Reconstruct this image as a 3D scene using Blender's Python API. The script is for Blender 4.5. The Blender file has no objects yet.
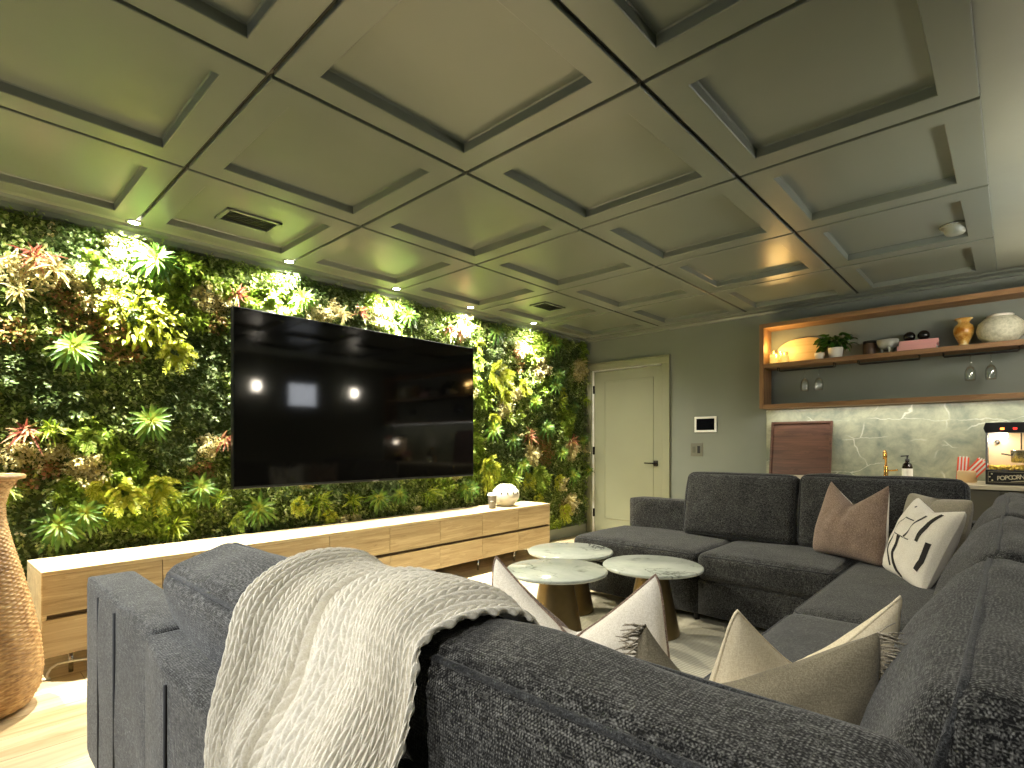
import bpy, bmesh, math, random
import numpy as np
from mathutils import Vector, Matrix
random.seed(7); rng = np.random.default_rng(7)
S = bpy.context.scene
COL = S.collection
PI = math.pi
R = math.radians

# ------------------------------------------------------------------ colour / materials
def lin(c):
    c /= 255.0
    return c / 12.92 if c <= 0.04045 else ((c + 0.055) / 1.055) ** 2.4
def rgb(r, g, b): return (lin(r), lin(g), lin(b), 1.0)

class NT:
    def __init__(s, name):
        s.m = bpy.data.materials.new(name); s.m.use_nodes = True
        s.t = s.m.node_tree; s.b = s.t.nodes['Principled BSDF']; s.l = s.t.links
    def n(s, kind, **kw):
        nd = s.t.nodes.new(kind)
        for k, v in kw.items():
            if k in ('ins',):
                for i, val in v.items(): nd.inputs[i].default_value = val
            else: setattr(nd, k, v)
        return nd
    def link(s, a, b): s.l.new(a, b)
    def coord(s, scale=(1, 1, 1), rot=(0, 0, 0), kind='Object'):
        tc = s.n('ShaderNodeTexCoord'); mp = s.n('ShaderNodeMapping')
        mp.inputs['Scale'].default_value = scale; mp.inputs['Rotation'].default_value = rot
        s.link(tc.outputs[kind], mp.inputs['Vector']); return mp.outputs['Vector']
    def noise(s, vec, scale, detail=4, rough=0.55, dist=0.0):
        nd = s.n('ShaderNodeTexNoise'); nd.inputs['Scale'].default_value = scale
        nd.inputs['Detail'].default_value = detail; nd.inputs['Roughness'].default_value = rough
        nd.inputs['Distortion'].default_value = dist
        s.link(vec, nd.inputs['Vector']); return nd.outputs['Fac']
    def ramp(s, fac, stops, interp='LINEAR'):
        nd = s.n('ShaderNodeValToRGB'); cr = nd.color_ramp; cr.interpolation = interp
        while len(cr.elements) > 1: cr.elements.remove(cr.elements[-1])
        cr.elements[0].position = stops[0][0]; cr.elements[0].color = stops[0][1]
        for p, c in stops[1:]:
            e = cr.elements.new(p); e.color = c
        s.link(fac, nd.inputs['Fac']); return nd.outputs['Color']
    def math(s, op, a, b=0.5, clamp=False):
        nd = s.n('ShaderNodeMath', operation=op); nd.use_clamp = clamp
        for i, v in enumerate((a, b)):
            if isinstance(v, (int, float)): nd.inputs[i].default_value = v
            else: s.link(v, nd.inputs[i])
        return nd.outputs[0]
    def mix(s, fac, a, b, mode='MIX'):
        nd = s.n('ShaderNodeMix', data_type='RGBA', blend_type=mode)
        for i, v in ((0, fac), (6, a), (7, b)):
            if isinstance(v, (int, float, tuple)): nd.inputs[i].default_value = v
            else: s.link(v, nd.inputs[i])
        return nd.outputs[2]
    def bump(s, h, strength=0.4, dist=0.002):
        nd = s.n('ShaderNodeBump'); nd.inputs['Strength'].default_value = strength
        nd.inputs['Distance'].default_value = dist
        s.link(h, nd.inputs['Height']); s.link(nd.outputs[0], s.b.inputs['Normal'])
    def base(s, c):
        if isinstance(c, tuple): s.b.inputs['Base Color'].default_value = c
        else: s.link(c, s.b.inputs['Base Color'])
    def set(s, rough=None, metal=None, spec=None, **kw):
        if rough is not None: s.b.inputs['Roughness'].default_value = rough
        if metal is not None: s.b.inputs['Metallic'].default_value = metal
        if spec is not None: s.b.inputs['Specular IOR Level'].default_value = spec
        for k, v in kw.items(): s.b.inputs[k].default_value = v
        return s

def paint(name, c, rough=0.5, var=0.06, spec=0.5):
    t = NT(name); v = t.noise(t.coord(), 3.0, 5)
    d = tuple(x * (1 - var) for x in c[:3]) + (1,); u = tuple(min(1, x * (1 + var)) for x in c[:3]) + (1,)
    t.base(t.ramp(v, [(0.3, d), (0.7, u)])); t.set(rough, spec=spec)
    t.bump(t.noise(t.coord(), 220, 2), 0.08, 0.001)
    return t.m

def metal(name, c, rough=0.3):
    t = NT(name); v = t.noise(t.coord(), 30, 3)
    t.base(t.ramp(v, [(0.3, tuple(x * .9 for x in c[:3]) + (1,)), (0.7, c)])); t.set(rough, 1.0); return t.m

def emis(name, c, strength, base=None):
    t = NT(name); t.base(base or c); t.set(0.5)
    t.b.inputs['Emission Color'].default_value = c; t.b.inputs['Emission Strength'].default_value = strength
    return t.m

def glass(name, c=(1, 1, 1, 1), rough=0.0, ior=1.45):
    t = NT(name); t.base(c); t.set(rough); t.b.inputs['Transmission Weight'].default_value = 1.0
    t.b.inputs['IOR'].default_value = ior
    return t.m

def wood(name, light, dark, axis=1, scale=1.0, rough=0.5, rings=True, offs=0.0):
    t = NT(name)
    st = [9.0, 9.0, 9.0]; st[axis] = 0.55
    vec = t.coord(tuple(x * scale for x in st))
    mp = vec.node; mp.inputs['Location'].default_value = (offs, offs * .7, offs * .3)
    g = t.noise(vec, 1.6, 6, 0.6, 1.1)
    st2 = [160.0, 160.0, 160.0]; st2[axis] = 4.0
    f = t.noise(t.coord(tuple(x * scale for x in st2)), 1.0, 3, 0.6)
    mixv = t.math('ADD', t.math('MULTIPLY', g, 0.72), t.math('MULTIPLY', f, 0.28))
    if rings:
        w = t.math('FRACT', t.math('MULTIPLY', g, 9.0)); w = t.math('MULTIPLY', t.math('POWER', w, 3.0), 0.10)
        mixv = t.math('SUBTRACT', mixv, w)
    mid = tuple((a + b) / 2 for a, b in zip(light, dark))
    t.base(t.ramp(mixv, [(0.30, dark), (0.47, mid), (0.62, light)])); t.set(rough)
    t.bump(f, 0.15, 0.001)
    return t.m

def fabric(name, dark, light, thread=420.0, rough=0.95, bias=0.5, bump=0.6, weave=0.02):
    t = NT(name)
    a = t.noise(t.coord((thread * .22, thread, thread)), 1.0, 2, 0.6)
    b = t.noise(t.coord((thread, thread * .22, thread * .9)), 1.0, 2, 0.6)
    c = t.noise(t.coord((thread, thread * .9, thread * .2)), 1.0, 2, 0.6)
    h = t.math('MAXIMUM', t.math('MAXIMUM', a, b), c)
    sep = t.n('ShaderNodeSeparateXYZ'); k_ = 2 * PI / .0048
    wob = t.n('ShaderNodeTexNoise'); wob.inputs['Scale'].default_value = 26; t.link(t.coord(), wob.inputs['Vector'])
    va = t.n('ShaderNodeVectorMath', operation='MULTIPLY_ADD'); va.inputs[1].default_value = (14, 14, 14); t.link(wob.outputs['Color'], va.inputs[0]); t.link(t.coord((k_, k_, k_)), va.inputs[2])
    t.link(va.outputs[0], sep.inputs[0]); sx, sy, sz = (t.math('SINE', sep.outputs[i]) for i in range(3))
    wv = t.math('ADD', t.math('ADD', t.math('MULTIPLY', sx, sy), t.math('MULTIPLY', sy, sz)), t.math('MULTIPLY', sx, sz))
    h = t.math('ADD', h, t.math('MULTIPLY', wv, weave))
    big = t.noise(t.coord(), 9, 3)
    h2 = t.math('ADD', h, t.math('MULTIPLY', t.math('SUBTRACT', big, 0.5), 0.12))
    mid = tuple(0.6 * x + .4 * y for x, y in zip(dark, light))
    t.base(t.ramp(h2, [(bias - .02, dark), (bias + .12, mid), (bias + .24, light)])); t.set(rough, spec=0.15)
    t.b.inputs['Sheen Weight'].default_value = 0.15
    t.bump(h, bump, 0.0025)
    return t.m

def stone(name, base1, base2, vein, scale=2.0, vscale=1.6, width=0.02, rough=0.2, vmix=0.8, crack=False):
    t = NT(name)
    v = t.coord()
    n = t.noise(v, scale, 8, 0.68, 0.4)
    bcol = t.ramp(n, [(0.3, base1), (0.7, base2)])
    d = t.n('ShaderNodeTexNoise'); d.inputs['Scale'].default_value = vscale * 2; d.inputs['Detail'].default_value = 5
    t.link(v, d.inputs['Vector'])
    ad = t.n('ShaderNodeMixRGB'); ad.inputs[0].default_value = 0.28
    t.link(v, ad.inputs[1]); t.link(d.outputs['Color'], ad.inputs[2])
    n2 = t.noise(ad.outputs[0], vscale, 4, 0.5, 0.6)
    if crack:
        vo = t.n('ShaderNodeTexVoronoi', feature='DISTANCE_TO_EDGE'); vo.inputs['Scale'].default_value = vscale
        mp = t.n('ShaderNodeMapping'); mp.inputs['Rotation'].default_value = (0, R(35), 0); mp.inputs['Scale'].default_value = (.7, 1, 1.9)
        ad.inputs[0].default_value = .10; t.link(ad.outputs[0], mp.inputs['Vector']); t.link(mp.outputs[0], vo.inputs['Vector']); line = vo.outputs['Distance']
    else: line = t.math('ABSOLUTE', t.math('SUBTRACT', n2, 0.5))
    m = t.ramp(line, [(0.0, (1, 1, 1, 1)), (width, (0, 0, 0, 1))])
    patch = t.ramp(t.noise(v, vscale * 1.3, 2), [(0.42, (0, 0, 0, 1)), (0.58, (1, 1, 1, 1))])
    mm = t.math('MULTIPLY', t.math('MULTIPLY', m, patch), vmix)
    t.base(t.mix(mm, bcol, vein)); t.set(rough)
    return t.m

M = {}
M['ceil'] = paint('ceiling paint', rgb(113, 119, 109), 0.29, 0.03)
M['plaster'] = paint('plaster paint', rgb(136, 140, 126), 0.42, 0.05)
M['wall'] = paint('wall paint', rgb(118, 124, 115), 0.62, 0.03)
M['door'] = paint('door paint', rgb(135, 137, 114), 0.42, 0.03)
M['groove'] = paint('groove paint', rgb(46, 46, 38), 0.6, 0.03)
M['rearwall'] = paint('rear wall paint', rgb(150, 150, 138), 0.7, 0.03)
M['oak'] = wood('light oak', rgb(218, 202, 166), rgb(170, 148, 110), 1, 1.0, 0.5)
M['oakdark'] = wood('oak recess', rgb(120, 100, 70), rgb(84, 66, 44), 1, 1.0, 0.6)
M['shelfwood'] = wood('shelf wood', rgb(156, 120, 80), rgb(104, 74, 44), 0, 1.0, 0.5)
M['walnut'] = wood('walnut board', rgb(104, 70, 54), rgb(60, 38, 30), 0, 1.3, 0.45)
M['pale_wood'] = wood('pale round wood', rgb(222, 196, 148), rgb(196, 164, 112), 0, 1.0, 0.5, False)
M['sofa'] = fabric('charcoal tweed', rgb(15, 15, 16), rgb(116, 116, 114), 300, bias=0.52, weave=0.055)
M['piping'] = fabric('charcoal piping', rgb(28, 29, 31), rgb(84, 86, 88), 420)
M['seam'] = paint('dark seam thread', rgb(26, 26, 28), 0.9)  # dark thread of the sofa's sewn seams
M['knit'] = fabric('cream wool', rgb(224, 218, 204), rgb(246, 242, 232), 300, bias=0.42, bump=0.3)
M['white_linen'] = fabric('white linen', rgb(214, 206, 190), rgb(240, 234, 222), 500, bias=0.42, bump=0.25)
M['brown_linen'] = fabric('mauve brown linen', rgb(92, 74, 64), rgb(168, 146, 130), 420, bias=0.45, bump=0.4)
M['taupe'] = fabric('taupe velvet', rgb(112, 105, 88), rgb(148, 139, 118), 520, bias=0.42, bump=0.15)
M['cream'] = fabric('cream cotton', rgb(220, 204, 170), rgb(244, 232, 204), 420, bias=0.42, bump=0.25)
M['greige'] = fabric('greige cotton', rgb(126, 120, 104), rgb(168, 160, 142), 400, bias=0.42, bump=0.25)
M['fringe'] = fabric('fringe thread', rgb(120, 110, 94), rgb(196, 186, 166), 500, bias=0.42)
M['brass'] = metal('antique brass', rgb(142, 124, 88), 0.36)
M['chrome'] = metal('brushed steel', rgb(190, 190, 186), 0.25)
M['gold'] = metal('gold tap', rgb(206, 160, 88), 0.22)
M['blackmetal'] = metal('black metal', rgb(52, 50, 48), 0.45)
M['darkmetal'] = metal('dark bezel', rgb(60, 62, 62), 0.35)
M['black'] = paint('black plastic', rgb(16, 16, 16), 0.4, 0.02)
M['white'] = paint('white plastic', rgb(236, 236, 230), 0.4, 0.02)
M['ceramic'] = paint('white ceramic', rgb(232, 228, 216), 0.3, 0.03)
M['grey_ceramic'] = paint('grey ceramic', rgb(176, 178, 168), 0.5, 0.05)
M['marble'] = stone('white marble', rgb(214, 218, 208), rgb(180, 188, 178), rgb(84, 86, 80), 3.2, 3.0, 0.022, 0.12, 0.85)
M['counter'] = paint('pale counter', rgb(220, 208, 180), 0.25, 0.04)
M['splash'] = stone('green grey stone', rgb(186, 186, 158), rgb(108, 120, 110), rgb(226, 226, 208), 4.2, 3.0, 0.017, 0.25, 0.75, True)
M['cab'] = paint('cabinet front', rgb(96, 92, 78), 0.5)
def thin_glass():
    t = NT('clear glass'); lw = t.n('ShaderNodeLayerWeight'); lw.inputs['Blend'].default_value = .35
    f = t.math('ADD', t.math('MULTIPLY', lw.outputs['Facing'], .5), .09)
    tr = t.n('ShaderNodeBsdfTransparent'); tr.inputs[0].default_value = (.97, .98, .97, 1)
    gl = t.n('ShaderNodeBsdfGlossy'); gl.inputs['Roughness'].default_value = .03
    mx = t.n('ShaderNodeMixShader'); t.link(f, mx.inputs[0]); t.link(tr.outputs[0], mx.inputs[1]); t.link(gl.outputs[0], mx.inputs[2])
    t.link(mx.outputs[0], t.t.nodes['Material Output'].inputs['Surface']); return t.m
M['glass'] = thin_glass()
M['black_glass'] = None

def tv_mat():
    t = NT('tv screen'); t.base((0.0025, 0.0026, 0.003, 1)); t.set(0.06, 0.0, 0.3)
    t.bump(t.noise(t.coord(), 900, 2), 0.02, 0.0003); return t.m
M['screen'] = tv_mat()

def floor_mat():
    t = NT('floor planks')
    v = t.coord((1, 1, 1), (0, 0, PI / 2))
    br = t.n('ShaderNodeTexBrick'); br.offset = 0.37
    br.inputs['Scale'].default_value = 1.0; br.inputs['Brick Width'].default_value = 1.35
    br.inputs['Row Height'].default_value = 0.19; br.inputs['Mortar Size'].default_value = 0.0016
    br.inputs['Color1'].default_value = (0.1, 0.1, 0.1, 1); br.inputs['Color2'].default_value = (0.9, 0.9, 0.9, 1)
    br.inputs['Mortar'].default_value = (0.5, 0.5, 0.5, 1); br.inputs['Mortar Smooth'].default_value = 0.2
    t.link(v, br.inputs['Vector'])
    g = t.noise(t.coord((8, 0.6, 8)), 2.0, 6, 0.6, 1.2)
    gr = t.math('ADD', t.math('MULTIPLY', g, 0.75), t.math('MULTIPLY', br.outputs['Color'], 0.25))
    c = t.ramp(gr, [(0.32, rgb(178, 152, 112)), (0.5, rgb(214, 196, 160)), (0.68, rgb(232, 218, 188))])
    t.base(t.mix(br.outputs['Fac'], c, rgb(140, 116, 84))); t.set(0.4)
    return t.m
M['floor'] = floor_mat()

def rug_mat():
    t = NT('rug pile')
    w = t.n('ShaderNodeTexWave'); w.inputs['Scale'].default_value = 16; w.inputs['Distortion'].default_value = 1.2
    w.bands_direction = 'Y'
    t.link(t.coord(), w.inputs['Vector'])
    n = t.noise(t.coord(), 60, 4)
    h = t.math('ADD', t.math('MULTIPLY', w.outputs['Fac'], 0.6), t.math('MULTIPLY', n, 0.4))
    t.base(t.ramp(h, [(0.25, rgb(186, 176, 150)), (0.6, rgb(228, 222, 202))])); t.set(0.95, spec=0.1)
    t.bump(h, 0.6, 0.008); return t.m
M['rug'] = rug_mat()

def wicker_mat():
    t = NT('wicker')
    n = t.noise(t.coord((30, 30, 120)), 1.0, 3)
    n2 = t.noise(t.coord((14, 14, 1.2)), 1.0, 3)
    h = t.math('ADD', t.math('MULTIPLY', n, 0.6), t.math('MULTIPLY', n2, 0.4))
    t.base(t.ramp(h, [(0.34, rgb(120, 84, 48)), (0.5, rgb(176, 138, 90)), (0.66, rgb(218, 188, 140))])); t.set(0.5)
    return t.m
M['wicker'] = wicker_mat()

def leaf_mat(name, stops, rough=0.45, trans=0.25, along=None):
    t = NT(name); trans = .32
    g = t.n('ShaderNodeNewGeometry')
    c = t.ramp(g.outputs['Random Per Island'], stops)
    if along is not None:
        at = t.n('ShaderNodeAttribute', attribute_name='along')
        f = t.ramp(at.outputs['Fac'], [(0.0, (1, 1, 1, 1)), (0.55, (0, 0, 0, 1))])
        c = t.mix(f, c, along)
    t.base(c); t.set(rough)
    t.b.inputs['Specular IOR Level'].default_value = 0.5
    tr = t.n('ShaderNodeBsdfTranslucent'); t.link(c if not isinstance(c, tuple) else c, tr.inputs['Color'])
    mx = t.n('ShaderNodeMixShader'); mx.inputs[0].default_value = trans
    out = t.t.nodes['Material Output']
    t.link(t.b.outputs[0], mx.inputs[1]); t.link(tr.outputs[0], mx.inputs[2]); t.link(mx.outputs[0], out.inputs['Surface'])
    return t.m
LF = {}
LF['box'] = leaf_mat('small green leaves', [(0, rgb(92, 116, 46)), (0.4, rgb(126, 148, 68)), (0.75, rgb(162, 178, 98)), (1, rgb(204, 210, 150))])
LF['boxdark'] = leaf_mat('dark green leaves', [(0, rgb(74, 98, 48)), (0.5, rgb(104, 128, 70)), (1, rgb(160, 174, 124))])
LF['lime'] = leaf_mat('lime leaves', [(0, rgb(112, 144, 44)), (0.5, rgb(150, 176, 64)), (1, rgb(190, 206, 98))])
LF['cream'] = leaf_mat('cream sedum', [(0, rgb(196, 186, 120)), (0.5, rgb(222, 210, 152)), (1, rgb(242, 234, 196))])
LF['yellow'] = leaf_mat('yellow fern', [(0, rgb(140, 158, 34)), (0.5, rgb(184, 192, 52)), (1, rgb(220, 220, 96))])
LF['red'] = leaf_mat('russet leaves', [(0, rgb(150, 108, 66)), (0.2, rgb(190, 132, 92)), (0.4, rgb(128, 136, 62)), (0.8, rgb(150, 156, 78)), (1, rgb(214, 168, 132))])
LF['rosette'] = leaf_mat('green rosette', [(0, rgb(78, 118, 40)), (0.5, rgb(112, 150, 58)), (1, rgb(156, 184, 88))], along=rgb(220, 220, 110))
LF['rosedark'] = leaf_mat('deep green rosette', [(0, rgb(64, 100, 42)), (0.5, rgb(90, 126, 54)), (1, rgb(124, 156, 76))], along=rgb(176, 192, 96))
LF['spike'] = leaf_mat('spiky lime grass', [(0, rgb(96, 128, 28)), (0.5, rgb(150, 172, 44)), (1, rgb(196, 204, 84))])
LF['redspike'] = leaf_mat('red bromeliad', [(0, rgb(126, 62, 50)), (0.3, rgb(172, 96, 80)), (0.55, rgb(208, 150, 118)), (0.75, rgb(170, 160, 78)), (1, rgb(206, 190, 120))])
LF['potleaf'] = leaf_mat('pot plant leaf', [(0, rgb(28, 62, 18)), (0.6, rgb(56, 104, 34)), (1, rgb(96, 142, 58))])
M['moss'] = paint('dark moss backing', rgb(82, 98, 50), 0.95)

# ------------------------------------------------------------------ mesh helpers
def rotm(rx=0, ry=0, rz=0):
    return np.array(Matrix.Rotation(rz, 3, 'Z') @ Matrix.Rotation(ry, 3, 'Y') @ Matrix.Rotation(rx, 3, 'X'))
class MB:
    """verts + faces of ONE mesh object"""
    def __init__(s): s.V = []; s.F = []; s.n = 0; s.mi = []
    def add(s, V, F, mi=0):
        V = np.asarray(V, float).reshape(-1, 3)
        s.V.append(V); s.F += [tuple(i + s.n for i in f) for f in F]; s.mi += [mi] * len(F); s.n += len(V)
        return s
    def xform(s, Rm, t=(0, 0, 0)):
        s.V = [v @ np.asarray(Rm).T + np.array(t) for v in s.V]; return s
    def build(s, name, mat, parent=None, smooth=True, loc=None):
        me = bpy.data.meshes.new(name)
        V = np.concatenate(s.V) if s.V else np.zeros((0, 3))
        me.from_pydata([tuple(v) for v in V], [], s.F)
        mats = mat if isinstance(mat, (list, tuple)) else [mat]
        for m in mats: me.materials.append(m)
        if any(s.mi): me.polygons.foreach_set('material_index', s.mi)
        if smooth: me.polygons.foreach_set('use_smooth', [True] * len(me.polygons))
        me.update()
        o = bpy.data.objects.new(name, me); COL.objects.link(o)
        if parent: o.parent = parent
        if loc is not None: o.location = loc
        return o

def box(c, d, bev=0.0, seg=2):
    bm = bmesh.new(); bmesh.ops.create_cube(bm, size=1.0)
    for v in bm.verts: v.co = Vector((v.co.x * d[0], v.co.y * d[1], v.co.z * d[2])) + Vector(c)
    if bev > 0: bmesh.ops.bevel(bm, geom=bm.edges[:], offset=bev, segments=seg, profile=0.6, affect='EDGES')
    bm.verts.ensure_lookup_table()
    V = [tuple(v.co) for v in bm.verts]; F = [tuple(v.index for v in f.verts) for f in bm.faces]
    bm.free(); return V, F
def box2(lo, hi, bev=0.0, seg=2):
    return box([(a + b) / 2 for a, b in zip(lo, hi)], [b - a for a, b in zip(lo, hi)], bev, seg)
def lathe(prof, n=40, cap=True, c=(0, 0, 0)):
    V = []; F = []; m = len(prof)
    for r, z in prof:
        for k in range(n):
            a = 2 * PI * k / n; V.append((c[0] + r * math.cos(a), c[1] + r * math.sin(a), c[2] + z))
    for i in range(m - 1):
        for k in range(n):
            k2 = (k + 1) % n; F.append((i * n + k, i * n + k2, (i + 1) * n + k2, (i + 1) * n + k))
    if cap:
        F.append(tuple(range(n - 1, -1, -1))); F.append(tuple((m - 1) * n + k for k in range(n)))
    return V, F
def tube(path, r, n=8, closed=False, cap=True):
    P = np.array(path, float); m = len(P); V = []; F = []
    rr = [r] * m if np.isscalar(r) else list(r)
    up = np.array([0, 0, 1.0])
    for i in range(m):
        if closed: t = P[(i + 1) % m] - P[(i - 1) % m]
        else: t = P[min(i + 1, m - 1)] - P[max(i - 1, 0)]
        t = t / (np.linalg.norm(t) + 1e-9)
        u = np.cross(t, up)
        if np.linalg.norm(u) < 1e-3: u = np.cross(t, np.array([1.0, 0, 0]))
        u /= np.linalg.norm(u); w = np.cross(t, u)
        for k in range(n):
            a = 2 * PI * k / n; V.append(P[i] + rr[i] * (math.cos(a) * u + math.sin(a) * w))
    for i in range(m if closed else m - 1):
        j = (i + 1) % m
        for k in range(n):
            k2 = (k + 1) % n; F.append((i * n + k, i * n + k2, j * n + k2, j * n + k))
    if cap and not closed:
        F.append(tuple(range(n - 1, -1, -1))); F.append(tuple((m - 1) * n + k for k in range(n)))
    return V, F
def arc(c, r, a0, a1, n, plane='xz'):
    out = []
    for k in range(n + 1):
        a = a0 + (a1 - a0) * k / n; u, v = r * math.cos(a), r * math.sin(a)
        out.append({'xz': (c[0] + u, c[1], c[2] + v), 'yz': (c[0], c[1] + u, c[2] + v), 'xy': (c[0] + u, c[1] + v, c[2])}[plane])
    return out
def uvsphere(c, r, nu=24, nv=14, sq=(1, 1, 1)):
    V = []; F = []
    for j in range(nv + 1):
        th = PI * j / nv
        for i in range(nu):
            a = 2 * PI * i / nu
            V.append((c[0] + sq[0] * r * math.sin(th) * math.cos(a), c[1] + sq[1] * r * math.sin(th) * math.sin(a), c[2] + sq[2] * r * math.cos(th)))
    for j in range(nv):
        for i in range(nu):
            i2 = (i + 1) % nu; F.append((j * nu + i, (j + 1) * nu + i, (j + 1) * nu + i2, j * nu + i2))
    return V, F

def cushion(dx, dy, dz, r=0.05, bulge=(0.03, 0.03, 0.02), n=22, wr=0.004, seed=0):
    """soft block centred at the origin: round edges, swollen faces, slight wrinkles"""
    V = []; F = []; idx = {}
    half = np.array([dx, dy, dz]) / 2; inner = half - r
    lins = np.linspace(-1, 1, n)
    lins = np.sign(lins) * (np.abs(lins) ** 0.8)
    rs = np.random.default_rng(seed + 100); ph = rs.uniform(0, 6.28, 6); fr = rs.uniform(6, 16, 6)
    def vert(p):
        key = tuple(np.round(p, 5))
        if key in idx: return idx[key]
        q = p * half; cl = np.clip(q, -inner, inner); d = q - cl; L = np.linalg.norm(d)
        if L > 1e-9: q = cl + d / L * r
        for ax in range(3):
            if abs(p[ax]) > 0.999:
                o = [k for k in range(3) if k != ax]
                f = (1 - p[o[0]] ** 2) ** .7 * (1 - p[o[1]] ** 2) ** .7
                w = wr * (math.sin(fr[0] * q[o[0]] + fr[1] * q[o[1]] + ph[0]) + math.sin(fr[2] * 1.7 * q[o[0]] - fr[3] * q[o[1]] + ph[1]) * .6)
                q[ax] += np.sign(p[ax]) * (bulge[ax] * f) + w * min(1, f * 2)
        idx[key] = len(V); V.append(q); return idx[key]
    for ax in range(3):
        for sg in (-1, 1):
            o = [k for k in range(3) if k != ax]
            g = [[None] * n for _ in range(n)]
            for i in range(n):
                for j in range(n):
                    p = np.zeros(3); p[ax] = sg; p[o[0]] = lins[i]; p[o[1]] = lins[j]; g[i][j] = vert(p)
            for i in range(n - 1):
                for j in range(n - 1):
                    q = (g[i][j], g[i + 1][j], g[i + 1][j + 1], g[i][j + 1])
                    flip = (sg > 0) != (ax == 1)
                    F.append(q if flip else q[::-1])
    return np.array(V), F
def rim(dx, dz, y, r=0.05, inset=0.004, k=6):
    """loop of piping round the face y=const of a block dx x dz"""
    hx, hz = dx / 2 - inset, dz / 2 - inset; P = []
    for cx, cz, a0 in ((hx - r, hz - r, 0), (-hx + r, hz - r, PI / 2), (-hx + r, -hz + r, PI), (hx - r, -hz + r, 1.5 * PI)):
        for i in range(k + 1):
            a = a0 + PI / 2 * i / k; P.append((cx + r * math.cos(a), y, cz + r * math.sin(a)))
    return P

def prop(o, label=None, cat=None, group=None, kind=None):
    if label: o['label'] = label
    if cat: o['category'] = cat
    if group: o['group'] = group
    if kind: o['kind'] = kind
    return o
def thing(name, label, cat, loc=(0, 0, 0), rot=(0, 0, 0), group=None):
    o = bpy.data.objects.new(name, None); COL.objects.link(o); o.empty_display_size = 0.1
    o.location = loc; o.rotation_euler = rot
    return prop(o, label, cat, group)
def struct(name, mb, mat, smooth=False, label=None):
    o = mb.build(name, mat, None, smooth); prop(o, label, None, None, 'structure'); return o
def spart(name, mb, mat, parent, smooth=False, label=None):
    o = mb.build(name, mat, parent, smooth)
    if label: o['label'] = label
    return o
def dup(root, loc, rot=None, label=None):
    r = root.copy(); COL.objects.link(r); r.location = loc
    if rot is not None: r.rotation_euler = rot
    if label: r['label'] = label
    for ch in list(root.children):
        c = ch.copy(); COL.objects.link(c); c.parent = r
        for g in list(ch.children):
            d = g.copy(); COL.objects.link(d); d.parent = c
    return r

# ------------------------------------------------------------------ room
XL, XR, YB, YF, ZC = -4.13, 0.52, 5.70, -1.9, 2.475
struct('floor', MB().add(*box2((XL - .1, YF - .1, -.1), (XR + .1, YB + .1, 0))), M['floor'], label='pale wood plank floor')
struct('wall_left', MB().add(*box2((XL - .1, YF - .1, 0), (XL, YB + .1, 2.6))), M['wall'])
# back wall with the door opening
DX0, DX1, DZ = -3.915, -2.945, 2.07
w = MB()
w.add(*box2((XL, YB, 0), (DX0, YB + .1, 2.6))); w.add(*box2((DX1, YB, 0), (XR + .1, YB + .1, 2.6)))
w.add(*box2((DX0, YB, DZ), (DX1, YB + .1, 2.6))); struct('wall_back', w, M['wall'], label='olive grey wall with the door and the bar')
# right wall with a small window opening
WY0, WY1, WZ0, WZ1 = 3.72, 4.22, 1.72, 2.12
w = MB()
w.add(*box2((XR, YF, 0), (XR + .1, WY0, 2.6))); w.add(*box2((XR, WY1, 0), (XR + .1, YB, 2.6)))
w.add(*box2((XR, WY0, 0), (XR + .1, WY1, WZ0))); w.add(*box2((XR, WY0, WZ1), (XR + .1, WY1, 2.6)))
struct('wall_right', w, M['wall'])
# front wall behind the camera with a wide glazed opening
GX0, GX1, GZ = -3.6, -0.7, 2.15
w = MB()
w.add(*box2((XL, YF - .1, 0), (GX0, YF, 2.6))); w.add(*box2((GX1, YF - .1, 0), (XR + .1, YF, 2.6)))
w.add(*box2((GX0, YF - .1, GZ), (GX1, YF, 2.6))); struct('wall_front', w, M['rearwall'])
w = MB()
for x in (GX0, (GX0 + GX1) / 2 - .03, GX1 - .06): w.add(*box2((x, YF - .07, 0), (x + .06, YF - .02, GZ)))
w.add(*box2((GX0, YF - .07, GZ - .06), (GX1, YF - .02, GZ))); w.add(*box2((GX0, YF - .07, 0), (GX1, YF - .02, .05)))
gf = struct('window_1', w, M['blackmetal'], label='glazed opening behind the sofa')

# ceiling: plaster slab with hung framed panels
struct('ceiling', MB().add(*box2((XL - .1, YF - .1, ZC + .02), (XR + .1, YB + .1, ZC + .15))), M['plaster'], label='plaster ceiling beside the panels')
def panel_mesh(x0, x1, y0, y1, g=0.010):
    mb = MB(); x0 += g; x1 -= g; y0 += g; y1 -= g
    rings = []
    def ring(i, z):
        rings.append([(x0 + i, y0 + i, z), (x1 - i, y0 + i, z), (x1 - i, y1 - i, z), (x0 + i, y1 - i, z)])
    ring(0, ZC + .0195); ring(0, ZC + .003); ring(.003, ZC); ring(.116, ZC); ring(.119, ZC + .003); ring(.120, ZC + .040); ring(.125, ZC + .044)
    V = [p for r in rings for p in r]; F = []
    for i in range(len(rings) - 1):
        for k in range(4):
            k2 = (k + 1) % 4; F.append((i * 4 + k, (i + 1) * 4 + k, (i + 1) * 4 + k2, i * 4 + k2))
    n = (len(rings) - 1) * 4; F.append((n, n + 3, n + 2, n + 1))
    return mb.add(V, F)
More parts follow.
